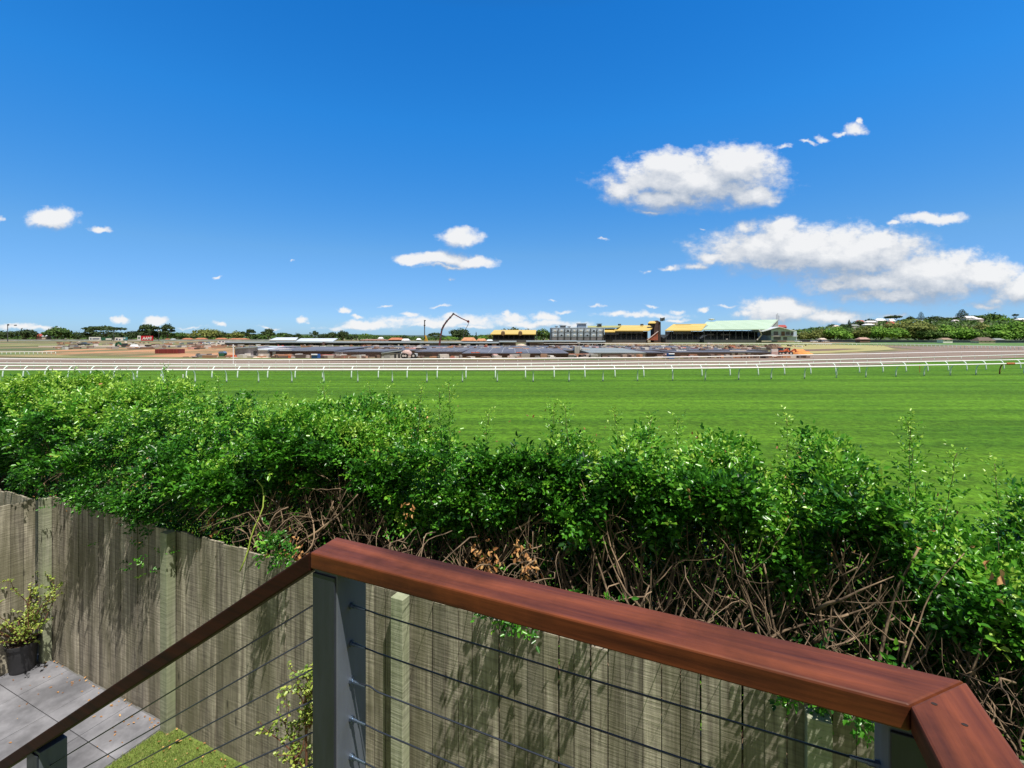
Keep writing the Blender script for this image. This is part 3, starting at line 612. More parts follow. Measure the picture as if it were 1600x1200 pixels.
# potted shrub
def pxq(px, py, z=0.0):
    Y = FPX * (CAMZ - z) / (py - HOR); X = (px - 800) / FPX * Y
    return (X * TX + Y * TY, X * NX + Y * NY)
ps, pq = pxq(35, 1046)
pot = thing('potted_shrub', 'yellow-green small-leaved shrub in a black plastic pot on the patio corner', 'plant', (ps, pq, 0), YARD)
m = MB(); m.lathe((ps, pq, 0), [(.096, 0), (.102, .02), (.122, .26), (.134, .265), (.136, .30), (.128, .302), (.122, .25)], 28); m.build('pot', M_pot, pot, smooth=False)
m = MB(); m.lathe((ps, pq, 0), [(.1215, .252), (.08, .275), (.02, .28)], 20); m.build('soil', M_soil, pot)
def succulent(base, h, spread, nst, per, ms, seed, size=.021):
    random.seed(seed); ba, da = [], []
    for k in range(nst):
        a = random.random() * 6.283; l = random.uniform(.5, 1)
        p = wander(base, (math.cos(a) * spread * random.uniform(.3, 1.0), math.sin(a) * spread * random.uniform(.3, 1.0), 1), h * l, 8, .22, .03)
        ms.tube(p, [.006 * (1 - .6 * i_ / 8) for i_ in range(9)], 5)
        for j in range(4):
            q_ = wander(p[random.randint(2, 8)], (random.gauss(0, 1), random.gauss(0, 1), random.gauss(.5, .5)), random.uniform(.08, .22) * max(.6, h), 5, .3)
            ms.tube(q_, [.003, .003, .0025, .002, .002, .0015], 4)
            for c in q_[1:]:
                for _ in range(per): ba.append(c); da.append((random.gauss(0, 1), random.gauss(0, 1), random.gauss(.4, .6)))
        for c in p[3:]:
            for _ in range(per): ba.append(c); da.append((random.gauss(0, 1), random.gauss(0, 1), random.gauss(.4, .6)))
    ba = np.array([tuple(c) for c in ba]); da = np.array(da); k = len(ba); L = rng.uniform(size * .7, size * 1.3, k)
    ba = ba + rng.normal(0, .008, ba.shape)
    V, F = leaves(ba, da, unit(rng.normal(0, .5, (k, 3)) + [0, -.2, 1]), L, L * .72, .12)
    return V, F, np.repeat(np.clip(rng.normal(.55, .25, k), 0, 1), 2)
m = MB(); V, F, T = succulent((ps, pq, .28), .84, 1.1, 26, 3, m, 5, .024); m.build('stems', M_twig, pot); npmesh('leaves', V, F, T, M_succ, pot)
cs, cq = sq_px(474, 2.35), 2.35
cl = thing('climbing_shrub', 'slender yellow-green shrub climbing between the dark railing post and the paling fence', 'plant', (cs, cq, 0), YARD)
parts = []; m = MB()
for k, (a, b, h) in enumerate(((0, .0, .05), (.05, .03, .35), (-.02, -.04, .6), (.06, 0, .85), (.04, 0, 1.05), (.24, .02, .12), (.28, .04, .5))):
    parts.append(succulent((cs + a, cq + b, h), .42, .13, 5, 2, m, 40 + k, .024))
m.tube([(cs, cq, 0), (cs + .03, cq, .5), (cs + .02, cq, 1.1)], .008, 6); m.build('stems', M_twig, cl)
V, F, T = merge(parts); npmesh('leaves', V, F, T, M_succ, cl)
for k, (px, py, lb) in enumerate(((274, 1160, 'single brown fallen leaf lying on the green lawn'), (207, 1131, 'tiny pale fallen leaf on the grey patio tile by the lawn'))):
    s1, q1 = pxq(px, py); V, F = leaves(np.array([[s1, q1, .012]]), np.array([[1, .3, .1]]), np.array([[0, -.2, 1.]]), np.array([.045 if k == 0 else .025]), np.array([.025 if k == 0 else .012]))
    o = npmesh('fallen_leaf', V, F, np.array([.6, .6]), M_dead, fr=YARD, base=(s1, q1, 0)); tag(o, lb, 'leaf')

n = 150; s1 = rng.uniform(-6.8, -2.6, n); q1 = FQ - .02 - np.abs(rng.exponential(.16, n)); L = rng.uniform(.012, .03, n)
V, F = leaves(np.c_[s1, q1, np.where(s1 > -4.6, .012, .004)], np.c_[rng.normal(0, 1, (n, 2)), np.full(n, .05)], np.tile([0, 0, 1.], (n, 1)) + rng.normal(0, .15, (n, 3)), L, L * .5, .15)
o = npmesh('leaf_litter', V, F, np.repeat(rng.random(n), 2), M_dead, fr=YARD, base=(-5, 2.5, 0)); o['kind'] = 'stuff'; tag(o, 'small dry leaf litter along the foot of the paling fence', 'litter')
# ================================================================== THE RACECOURSE (world coordinates, X across, Y away)
def sheet(name, pts, m_, lift, label=None):
    """a ground sheet through the given plan points, following the terrain"""
    bm = bmesh.new(); vs = [bm.verts.new((p[0], p[1], 0)) for p in pts]; bm.faces.new(vs)
    bmesh.ops.triangulate(bm, faces=bm.faces[:])
    for yy in (110, 400):
        bmesh.ops.bisect_plane(bm, geom=bm.verts[:] + bm.edges[:] + bm.faces[:], plane_co=(0, yy, 0), plane_no=(0, 1, 0))
    for v_ in bm.verts: v_.co.z = gz(v_.co.y) + lift
    bmesh.ops.recalc_face_normals(bm, faces=bm.faces[:])
    if bm.faces and sum(f.normal.z for f in bm.faces) < 0: bmesh.ops.reverse_faces(bm, faces=bm.faces[:])
    me = bpy.data.meshes.new(name); bm.to_mesh(me); bm.free()
    o = finish(name, me, m_, None, WORLD, Vector((0, 0, 0))); o['kind'] = 'structure'; return o
M_ground = mat('infield', (.07, .105, .03), .95, col2=(.30, .20, .11), scale=(.6, .35, 1), nscale=.06, ramp=(.42, .6), detail=9)
m = MB()
ys = [-60, 0, 30, 60, 110, 160, 220, 300, 400, 800, 2000, 9000]
for a, b in zip(ys, ys[1:]):
    m.add([(-9000, a, gz(a) - .05), (9000, a, gz(a) - .05), (9000, b, gz(b) - .05), (-9000, b, gz(b) - .05)], [(0, 1, 2, 3)])
m.build('ground', M_ground)['kind'] = 'structure'
M_turf = mat('turf', (.046, .124, .006), .95, spec=.15, col2=(.092, .20, .010), scale=(.12, 1.3, 1), nscale=.55, ramp=(.3, .7), detail=9)
def turf_detail():
    t = M_turf.node_tree; b = t.nodes[M_turf['bsdf']]; src = b.inputs['Base Color'].links[0].from_socket
    c = nd(t, 'ShaderNodeTexCoord'); mp = nd(t, 'ShaderNodeMapping'); setin(mp, 'Scale', (5, 5, 1)); setin(mp, 'Rotation', (0, 0, .06)); t.links.new(c.outputs['Object'], mp.inputs[0])
    no = nd(t, 'ShaderNodeTexNoise'); setin(no, 'Scale', .8); setin(no, 'Detail', 6); setin(no, 'Detail', 9); setin(no, 'Roughness', .82); t.links.new(mp.outputs[0], no.inputs['Vector'])
    k = nd(t, 'ShaderNodeMapRange'); setin(k, 1, .40); setin(k, 2, .60); setin(k, 3, .55); setin(k, 4, 1.42); t.links.new(no.outputs[0], k.inputs[0])
    v_ = nd(t, 'ShaderNodeVectorMath', operation='SCALE'); t.links.new(src, v_.inputs[0]); t.links.new(k.outputs[0], v_.inputs['Scale'])
    # mown strips, roughly along the rails
    s = nd(t, 'ShaderNodeSeparateXYZ'); t.links.new(c.outputs['Object'], s.inputs[0])
    n2 = nd(t, 'ShaderNodeTexNoise'); n2.noise_dimensions = '1D'; setin(n2, 'Scale', .16); setin(n2, 'Detail', 4); setin(n2, 'Roughness', .75); t.links.new(s.outputs[1], n2.inputs['W'])
    k2 = nd(t, 'ShaderNodeMapRange'); setin(k2, 1, .40); setin(k2, 2, .60); setin(k2, 3, .82); setin(k2, 4, 1.16); t.links.new(n2.outputs[0], k2.inputs[0])
    v2 = nd(t, 'ShaderNodeVectorMath', operation='SCALE'); t.links.new(v_.outputs[0], v2.inputs[0]); t.links.new(k2.outputs[0], v2.inputs['Scale'])
    t.links.new(v2.outputs[0], b.inputs['Base Color'])
    bp = nd(t, 'ShaderNodeBump'); setin(bp, 'Strength', .5); setin(bp, 'Distance', .05); t.links.new(no.outputs[0], bp.inputs['Height']); t.links.new(bp.outputs[0], b.inputs['Normal'])
turf_detail()
EDGE = [(-400, 578.5), (0, 578.5), (450, 579.5), (820, 579), (1000, 577.5), (1180, 575.5), (1360, 570), (1500, 563.5), (1600, 558.5), (1750, 553), (2000, 549)]
edge = [gpt(*p) for p in EDGE]
sheet('turf', [(-160, -20)] + [(edge[0].x - 40, edge[0].y)] + [(p.x, p.y) for p in edge] + [(260, -20)], M_turf, -.03)
M_sand = mat('sand_track', (.14, .10, .072), .95, col2=(.27, .20, .15), scale=(.08, .3, 1), nscale=.5, ramp=(.3, .7))
up = [(2000, 535.5), (1600, 541.2), (1500, 541), (1400, 541), (1375, 541.6), (1440, 546), (1385, 549.5), (1300, 553), (1180, 558), (1000, 562), (820, 563), (450, 563.5), (150, 561), (0, 558.5), (-400, 558)]
sheet('sand_track', [(p.x, p.y) for p in edge] + [(p.x, p.y) for p in (gpt(*q_) for q_ in up)], M_sand, -.015)
M_dirt = mat('orange_dirt', (.15, .13, .05), .95, col2=(.45, .23, .11), scale=(1, .5, 1), nscale=.06, ramp=(.44, .56), detail=10)
M_pale = mat('pale_gravel', (.45, .37, .29), .95, var=.25, nscale=.3)
M_grassy = mat('rough_grass', (.10, .15, .035), .95, col2=(.28, .23, .10), scale=(.5, .35, 1), nscale=.12, ramp=(.4, .6))
M_brown = mat('brown_earth', (.16, .10, .065), .95, var=.4, scale=(.3, 1, 1), nscale=.3)
def px_sheet(name, pts, m_, lift): sheet(name, [tuple(gpt(*p))[:2] for p in pts], m_, lift)
px_sheet('dirt', [(45, 550.5), (75, 547.5), (140, 545.2), (235, 543.2), (345, 541.5), (400, 541.5), (400, 558.5), (240, 558), (90, 555.5)], M_dirt, .02)
px_sheet('dirt_road', [(60, 540.6), (190, 540), (345, 540), (345, 541.2), (190, 541.6), (60, 541.6)], M_pale, .03)
px_sheet('grass_verge', [(-400, 551), (-100, 550), (40, 549.8), (110, 556), (240, 558.2), (600, 561), (860, 561.5), (860, 562.6), (450, 563.2), (150, 560.6), (0, 557), (-400, 557)], M_grassy, .025)
px_sheet('rough_grass', [(-400, 538), (60, 537.2), (190, 536), (330, 535.6), (330, 537), (190, 540), (60, 540.4), (-400, 549)], M_grassy, .015)
px_sheet('dirt', [(1235, 549), (1245, 545.5), (1262, 546), (1266, 550.5), (1240, 551.5)], mat('orange_clay', (.62, .24, .06), .95, var=.25, nscale=.3), .03)
px_sheet('grass', [(1215, 539.2), (1300, 538.6), (1380, 540.2), (1400, 546), (1330, 550), (1262, 552.8), (1240, 553), (1225, 543)], mat('dry_grass', (.26, .25, .08), .95, col2=(.42, .36, .16), scale=(.3, 1, 1), nscale=.2), .02)
px_sheet('earth', [(1255, 546), (1320, 544.8), (1350, 545.4), (1300, 548), (1260, 549)], M_brown, .035)
px_sheet('grass', [(1290, 536.2), (2000, 530.8), (2000, 535), (1600, 540.6), (1420, 539.6), (1300, 538)], mat('far_turf', (.06, .15, .03), .95, col2=(.12, .22, .05), nscale=.2), .02)
px_sheet('grass', [(1050, 534.6), (1240, 534.6), (1300, 536.4), (1300, 538), (1215, 538.6), (1050, 537)], mat('lawn_far', (.16, .2, .06), .95, var=.3, nscale=.2), .02)

# ------------------------------------------------------------------ running rails
M_white = mat('white_rail', (.82, .82, .80), .4, var=.05, nscale=3)
M_teal = mat('white_rail_post', (.66, .76, .72), .4, var=.1, nscale=3)
M_rust = mat('rust', (.22, .07, .03), .8, var=.35, nscale=6)
def interp(tab, x): return float(np.interp(x, [a for a, _ in tab], [b for _, b in tab]))
def running_rail(label, tab, posts, h, arm, r, pr, xs, group='white running rails of the track', special=None, mrail=None, mpost=None, rh=1.0):
    b0 = GX(800, interp(tab, 800)); root = thing('running_rail', label, 'rail', b0, WORLD, group)
    m = MB()
    pts = []
    for x in xs:
        Y = interp(tab, x); p = GX(x, Y); pts.append(Vector((p.x, Y + arm, gz(Y) + h)))
    m.tube(pts, r, 8)
    if rh != 1.0: # flattened deep section
        m.v = [(v_[0], v_[1], v_[2]) for v_ in m.v]
    m.build('rail', mrail or M_white, root, smooth=True)
    # one post, then copies that share its mesh
    first = None
    for x in posts:
        Y = interp(tab, x); p = GX(x, Y)
        if first is None:
            m = MB()
            if abs(arm) > .1:
                a = arm; q_ = [(0, 0, -.05), (0, 0, .18), (0, a * .03, .42), (0, a * .12, .66), (0, a * .3, .88), (0, a * .6, 1.04), (0, a, h - .02)]
                m.tube(q_, [pr * 1.25, pr * 1.15, pr * 1.05, pr, pr, pr * .95, pr * .9], 8)
            else: m.tube([(0, 0, -.05), (0, 0, h)], pr, 6)
            m.v = [(v_[0] + b0.x, v_[1] + b0.y, v_[2] + b0.z) for v_ in m.v]
            first = m.build('post', mpost or M_teal, root, smooth=True); o = first
        else:
            o = first.copy(); SC.collection.objects.link(o); o.parent = root
        o.location = p - b0
        if special and special[0] == x:
            o2 = special[1]; bpy.data.objects.remove(o)
            o = bpy.data.objects.new('rusty_post', first.data.copy()); SC.collection.objects.link(o); o.parent = root; o.location = p - b0
            o.data.materials.clear(); o.data.materials.append(M_rust); o['label'] = 'rust-brown curved post'
            m = MB(); Ya = interp(tab, x + 1); Yb = interp(tab, x + 16)
            m.tube([GX(x + 3, Ya) + Vector((0, arm, h)), GX(x + 15, Yb) + Vector((0, arm, h))], r * 1.6, 8)
            s_ = m.build('rail_sleeve', mat('rust_orange', (.42, .13, .05), .7, var=.25, nscale=6), root); s_['label'] = 'rust-orange length of rail'
    return root
NEAR = [(-300, 42.5), (0, 42.5), (456, 42.6), (700, 42.8), (900, 43.4), (1100, 44.7), (1300, 47), (1400, 49), (1500, 50.8), (1600, 53.5), (1800, 60)]
FAR = [(-300, 49), (0, 47.5), (371, 46.6), (774, 46.4), (914, 47.2), (1097, 49), (1185, 50), (1267, 52), (1343, 53.9), (1416, 55.3), (1482, 57), (1541, 58.8), (1595, 61), (1800, 69)]
xs = list(range(-240, 1841, 40))
near_posts = [-142, -95, -48, -1, 46, 92, 127, 164, 209, 255, 305, 354, 404, 456, 506, 559, 613, 667, 722.5, 777, 833, 889, 942, 996, 1051, 1102, 1154, 1205, 1257, 1307, 1353, 1400, 1444, 1485, 1525, 1562, 1600, 1634, 1668]
far_posts = [-132, -98, -64, -30, 4, 36, 70, 106, 141, 178, 214, 252, 291, 331, 371, 418, 461, 504, 549, 591, 636, 683, 728, 774, 821, 866, 914, 961, 1006, 1051, 1097, 1141, 1185, 1226, 1267, 1306, 1343, 1380, 1416, 1450, 1482, 1511, 1541, 1569, 1595, 1622, 1648]
running_rail('nearest white running rail on curved posts, with one rust-orange section at the right', NEAR, near_posts, 1.14, -.5, .075, .055, xs, special=(1562, 0))
running_rail('second white running rail, its curved posts leaning away just behind the nearest rail', FAR, far_posts, 1.14, .5, .075, .055, xs)
R4 = [(-300, 58.5), (0, 57.7), (375, 55), (820, 57), (1000, 60), (1180, 61.6), (1360, 69.9), (1500, 78.6), (1600, 87.6), (1800, 106)]
R3 = [(-300, 72), (0, 69), (450, 66), (820, 71), (1000, 73.5), (1180, 81), (1360, 91), (1500, 104), (1600, 109), (1800, 109.5)]
running_rail('thin white rail on short posts along the near edge of the sandy track', R4, list(range(-220, 1800, 21)), .9, 0, .07, .025, xs)
running_rail('thin white rail on short posts along the far edge of the sandy track', R3, list(range(-220, 1800, 21)), .9, 0, .085, .025, xs, mpost=flat('pale_post', (.6, .58, .54), .6))
running_rail('short white post and rail fence on a grass strip at the far left', [(-300, 104), (0, 106), (90, 107)], list(range(-200, 90, 7))[:44], .85, 0, .06, .04, [-220, -100, 0, 85])
# marker peg and stake on the turf
p = gpt(286, 590); m = MB(); m.tube([p, p + Vector((0, 0, .3))], .045, 8); m.tube([p + Vector((0, 0, .3)), p + Vector((0, 0, .33))], [.045, .02], 8)
tag(m.build('marker_peg', M_white, base=p), 'small white marker peg standing alone on the turf between the rails', 'peg')
p = gpt(1437, 582); m = MB(); m.tube([p, p + Vector((0, 0, .82))], .03, 6); m.box(p.x - .05, p.x + .05, p.y - .01, p.y + .01, p.z + .7, p.z + .84)
tag(m.build('marker_stake', flat('stake_orange', (.5, .16, .04), .7), base=p), 'thin orange marker stake on the turf behind the nearest rail at right', 'stake')
p = gpt(364.5, 569); m = MB(); m.tube([p, p + Vector((0, 0, 2.75))], .07, 8); m.tube([p + Vector((0, 0, 2.75)), p + Vector((0, 0, 3.0))], [.1, .1], 8)
tag(m.build('marker_pole', M_white, base=p), 'tall white pole standing at the sandy track in front of the corrugated shed', 'pole')

# ------------------------------------------------------------------ things built from photograph spans
def pb(mb, x0, x1, yt, yb, Y, dep, tint=None):
    a = P3(x0, yt, Y); b = P3(x1, yb, Y); z0 = min(b.z, gz(Y) if yb > 900 else b.z)
    if yb > 900: z0 = gz(Y) - .1
    mb.box(a.x, b.x, Y, Y + dep, z0, a.z, tint); return mb
def slab(mb, pts, th):      # sloping plate: four (px, py, Y) corners, thickness downwards
    mb.prism([P3(*p) for p in pts], (0, 0, -th)); return mb
M_mauve = mat('precast_mauve', (.20, .14, .135), .85, col2=(.29, .215, .2), scale=(.25, 1, 1), nscale=.9, ramp=(.3, .7))
M_brick = mat('brown_wall', (.17, .10, .085), .85, var=.25, nscale=.8)
M_deckroof = mat('blue_grey_roof', (.06, .066, .085), .7, col2=(.16, .165, .20), scale=(1, .5, 1), nscale=.12, ramp=(.3, .7))
M_shedroof = mat('grey_metal_roof', (.24, .265, .25), .5, var=.2, scale=(.2, 1, 1), nscale=.4)
M_wroof = mat('white_metal_roof', (.62, .66, .68), .45, var=.12, scale=(1, .2, 1), nscale=.5)
M_darkin = mat('dark_interior', (.03, .032, .036), .8, var=.4, nscale=.6)
M_corr = mat('corrugated_lilac', (.33, .31, .35), .55, var=.25, scale=(3, 1, .2), nscale=.8)
M_lgrey = mat('light_panel', (.58, .53, .52), .7, var=.12, nscale=.5)
M_terra = mat('terracotta_panel', (.50, .24, .15), .8, var=.2, nscale=.5)
M_pink = mat('pink_panel', (.52, .36, .34), .8, var=.2, nscale=.4)
M_conc = mat('concrete', (.45, .44, .42), .85, var=.2, nscale=.6)
M_seam = flat('pale_seam', (.27, .285, .31), .6)
M_steel = flat('dark_steel', (.07, .075, .08), .5)
M_glass = mat('window_glass', (.05, .07, .10), .12, var=.3, nscale=.4, spec=.8)
M_yroof = mat('yellow_roof', (.52, .37, .085), .55, col2=(.66, .48, .14), scale=(.2, 1, 1), nscale=.3)
M_groof = mat('pale_green_roof', (.38, .50, .36), .55, col2=(.45, .57, .43), scale=(1, .2, 1), nscale=.15)
M_tileroof = mat('orange_tile_roof', (.42, .16, .08), .8, var=.25, nscale=.6)
M_redroof = flat('red_roof', (.34, .06, .045), .7)
M_cream = flat('cream_wall', (.6, .5, .42), .8)
M_seat = mat('stand_seats', (.05, .065, .085), .7, col2=(.12, .14, .17), scale=(2, 1, 1), nscale=.5)
M_redmesh = mat('orange_barrier', (.62, .13, .05), .7, var=.3, nscale=2)
M_blue = flat('blue_plastic', (.03, .13, .42), .5)
M_green = flat('machine_green', (.02, .11, .06), .5)
M_yel = flat('machine_yellow', (.62, .36, .03), .45)
M_whitep = flat('white_paint', (.75, .75, .74), .4)
M_tyre = flat('tyre_rubber', (.025, .025, .027), .85)
M_cont = mat('container_red', (.20, .032, .03), .6, var=.3, scale=(4, 1, .3), nscale=1.2)

# long site walls and the wide flat roof behind them
def low_building(label, x0, x1, ytop, Y, dep, yback, wall, roof, seams=0, doors=(), cat='building', panels=()):
    r = thing('site_building', label, cat, GX((x0 + x1) / 2, Y))
    m = MB(); pb(m, x0, x1, ytop, 999, Y, dep); m.build('wall', wall, r)
    m = MB(); a = P3(x0 - .5, ytop - .35, Y - .3); b = P3(x1 + .5, ytop - .35, Y - .3); zb = P3(0, yback, Y + dep).z
    m.prism([(a.x, Y - .3, a.z), (b.x, Y - .3, a.z), (b.x, Y + dep, zb), (a.x, Y + dep, zb)], (0, 0, -.16)); rf = m.build('roof', roof, r)
    if seams:
        m = MB()
        for k in range(1, seams):
            x = a.x + (b.x - a.x) * k / seams; m.beam((x, Y - .3, a.z + .03), (x + (Y * .0), Y + dep, zb + .03), .14, .06)
        m.build('roof_seams', M_seam, rf)
    for (d0, d1, mt) in doors:
        m = MB(); t0 = P3(d0, ytop + 1.0, Y); t1 = P3(d1, ytop, Y); m.box(t0.x, t1.x, Y - .06, Y - .004, gz(Y), t0.z); m.build('door', mt, r)
    for (d0, d1, y0, y1, mt) in panels:
        m = MB(); t0 = P3(d0, y0, Y); t1 = P3(d1, y1, Y); m.box(t0.x, t1.x, Y - .09, Y - .005, t1.z, t0.z); m.build('panel', mt, r)
    return r
low_building('very wide low building under a flat dark blue-grey roof in the middle of the site', 470, 1200, 547.5, 112, 60, 540.2, M_mauve, M_deckroof, 30)
low_building('long brown-walled low block left of the blue cabin', 418, 522, 548.2, 98, 24, 541.4, M_brick, M_deckroof, 0, [(426, 431, M_lgrey)], panels=[(437, 456, 546.7, 548, M_wroof), (460, 494, 547.6, 548.9, M_wroof)])
low_building('mauve panelled low wall block between the blue cabin and the grey hut', 522, 598, 549.5, 97, 16, 545.5, M_mauve, M_deckroof, 0, [(524, 536, M_lgrey)])
low_building('mauve low wall block with bluish roof bays right of the concrete truck', 648, 722, 549.6, 97, 22, 543.8, M_mauve, M_deckroof, 6)
low_building('dark mauve low wall block with seven blue-grey roof bays left of the terracotta wall', 722, 888, 551.8, 97, 22, 544.0, M_brick, M_deckroof, 8)
low_building('pink and mauve low block with grey roof beside the terracotta wall', 921, 1010, 551.3, 97, 24, 543.5, M_mauve, M_shedroof, 0, [(930, 939, M_lgrey)], panels=[(941, 975, 553.3, 558, M_pink), (976, 1008, 552.5, 557.5, M_lgrey), (925, 928, 553, 558, M_lgrey)])
low_building('brown low block beside the right blue cabin', 1010, 1045, 551.0, 97, 30, 546, M_brick, M_deckroof)
low_building('dark mauve low block with pale doors near the right end of the wide roof', 1054, 1205, 550.2, 102, 30, 545.4, M_mauve, M_deckroof, 0, [(1143, 1148, M_lgrey), (1153, 1164, M_lgrey), (1168, 1173, M_lgrey)], panels=[(1140, 1166, 546.9, 548.8, M_lgrey)])
for lb, x0, x1, yt, Y, mt in (('terracotta and white wall panel between two low blocks', 888.5, 920.5, 552.6, 96.5, M_terra), ('pale stacked wall panel standing at the right end of the low buildings', 1205.5, 1216, 545.5, 100, M_lgrey)):
    r = thing('wall_panel', lb, 'wall', GX((x0 + x1) / 2, Y)); m = MB(); pb(m, x0, x1, yt, 999, Y, .4); m.build('panel', mt, r)
    m = MB(); pb(m, x0, x1, 557.2 if mt is M_terra else 549.5, 999, Y - .12, .1); m.build('lower_band', M_whitep if mt is M_terra else M_pink, r)
# grey corrugated shed
r = thing('shed', 'lilac-grey corrugated shed at the left end of the low buildings, behind the tall white pole', 'shed', GX(385, 97))
m = MB(); pb(m, 367, 402, 543.5, 999, 97, 20); m.build('wall', M_corr, r)
m = MB(); slab(m, [(366, 543.6, 96.6), (402.5, 541.6, 96.6), (430, 540.2, 118), (388, 541.6, 118)], .2); m.build('roof', M_shedroof, r)
m = MB(); pb(m, 396, 400.5, 549, 999, 96.9, .06); m.build('door', M_darkin, r)
r = thing('shed', 'low shed of pale pinkish panels just right of the corrugated shed', 'shed', GX(410, 97))
m = MB(); pb(m, 402.8, 418, 546.3, 999, 97.2, 12); m.build('wall', M_lgrey, r)
m = MB(); slab(m, [(402.7, 545.6, 96.8), (419, 545.9, 96.8), (445, 540.9, 112), (402.7, 540.9, 112)], .2); m.build('roof', M_wroof, r)
# grey hut, cabins
def hut(label, x0, x1, yt, Y, dep, wall, roof, skew=0, doors=(), cat='hut'):
    r = thing('hut', label, cat, GX((x0 + x1) / 2, Y))
    m = MB(); pb(m, x0, x1, yt, 999, Y, dep); m.build('wall', wall, r)
    m = MB(); slab(m, [(x0 - .5, yt, Y - .2), (x1 + .5, yt - skew, Y - .2), (x1 + .5, yt - skew - .6, Y + dep), (x0 - .5, yt - .6, Y + dep)], .15); m.build('roof', roof, r)
    for d0, d1, mt in doors: m = MB(); pb(m, d0, d1, yt + 1.6, 999, Y - .06, .05); m.build('door', mt, r)
    return r
hut('grey concrete hut with a raised right roof edge beside the concrete mixer truck', 596, 627, 551.5, 94, 8, M_conc, M_shedroof, 4, [(600, 609, flat('door_grey', (.3, .3, .3), .6)), (616, 619, M_darkin), (622, 625, M_darkin)])
hut('small bright blue site cabin with a white top left of centre', 486.5, 495.5, 553.6, 91, 1.6, M_blue, M_whitep, 0, cat='cabin')
hut('small bright blue site cabin with a white top right of centre', 1045.5, 1053.5, 552.5, 92, 1.6, M_blue, M_whitep, 0, cat='cabin')
for lb, x0, x1, yt, Y in (('pale concrete box stack on the wide roof, left of two', 898, 909, 541, 110), ('pale concrete box on the wide roof, right of two', 910, 922, 545.5, 108)):
    r = thing('concrete_box', lb, 'box', GX((x0 + x1) / 2, Y)); m = MB(); pb(m, x0, x1, yt, 999, Y, 3); m.build('body', M_conc, r)
    m = MB()
    for x in np.linspace(x0, x1, 5)[1:-1]: pb(m, x - .2, x + .2, yt - .8, 556, Y - .1, .08)
    m.build('columns', M_lgrey, r)
# long stall sheds behind the wide roof
def stall(label, x0, x1, yt, yb, Y, dep, wall=M_brick, roof=M_shedroof, open_=((0, 1),)):
    r = thing('stall_shed', label, 'shed', GX((x0 + x1) / 2, Y), WORLD, 'long stall sheds behind the wide roof')
    m = MB(); pb(m, x0, x1, yt + 1.4, 999, Y, dep); m.build('wall', wall, r)
    m = MB(); slab(m, [(x0 - 1, yt + 1.6, Y - 2), (x1 + 1, yt + 1.6, Y - 2), (x1 + 1, yt, Y + dep), (x0 - 1, yt, Y + dep)], .3); m.build('roof', roof, r)
    for a, b in open_:
        m = MB(); xa, xb = x0 + (x1 - x0) * a, x0 + (x1 - x0) * b; pb(m, xa + .5, xb - .5, yt + 2.2, 999, Y - .1, .08); m.build('opening', M_darkin, r)
    return r
stall('long open stall shed with pale roof, leftmost in the row behind the wide roof', 352, 430, 533.6, 540, 225, 14, open_=((0, .16), (.2, .98)))
stall('dark open stall shed with pale roof in front of the white roofed halls', 432, 503, 533.2, 540, 215, 14, open_=((.02, .97),))
stall('long brown stall shed with grey green roof left of the yellow piling rig', 506, 655, 533.4, 540, 220, 14, open_=((.02, .4), (.55, .98)))
stall('grey stall shed between the piling rig and the pump boom', 656, 722, 533.6, 540, 215, 14, wall=M_conc, open_=((.05, .2), (.7, .9)))
stall('grey green roofed stall shed right of the pump boom', 724, 780, 534.0, 540, 215, 14, open_=((.05, .95),))
stall('mauve stall shed below the long yellow roof', 781, 806, 532.4, 541, 205, 14, wall=M_mauve, open_=((0, .2),))
stall('grey mauve stall shed right of the mauve one, below the long yellow roof', 823, 849, 532.0, 541, 205, 14, wall=M_mauve, open_=((0, .18),))
stall('dark open stall shed with long pale roof below the glass-fronted block', 850, 900, 531.8, 541, 208, 14, open_=((.1, .35), (.4, .45), (.55, .8)))
stall('brown stall shed with pale roof at the right end of the row', 901, 945, 532.2, 541, 210, 14, open_=((.05, .3), (.4, .95)))
for lb, pts in (('big white metal hall roof above the stall sheds, left of two', [(420, 531.2, 300), (462, 531.2, 300), (466, 527.2, 345), (432, 527.2, 345)]), ('big pale grey metal hall roof above the stall sheds, right of two', [(462.5, 532.6, 300), (520, 533.2, 300), (528, 528.6, 345), (470, 528.6, 345)])):
    r = thing('hall', lb, 'hall', GX((pts[0][0] + pts[1][0]) / 2, 300), WORLD)
    m = MB(); slab(m, pts, .4); m.build('roof', M_wroof, r); m = MB(); pb(m, pts[0][0] + 1, pts[1][0] - 1, pts[1][1] + 1.0, 999, 301, 40); m.build('wall', M_darkin, r)
# ------------------------------------------------------------------ machines and clutter of the building site
def wheels(r, xs, Y, rad, w=.3):
    for x in xs:
        p = GX(x, Y); m = MB(); m.tube([(p.x, Y - .05, p.z + rad), (p.x, Y + w, p.z + rad)], rad, 12); wh = m.build('wheel', M_tyre, r)
        m = MB(); m.tube([(p.x, Y - .08, p.z + rad), (p.x, Y - .04, p.z + rad)], rad * .45, 8); m.build('rim', M_lgrey, wh)
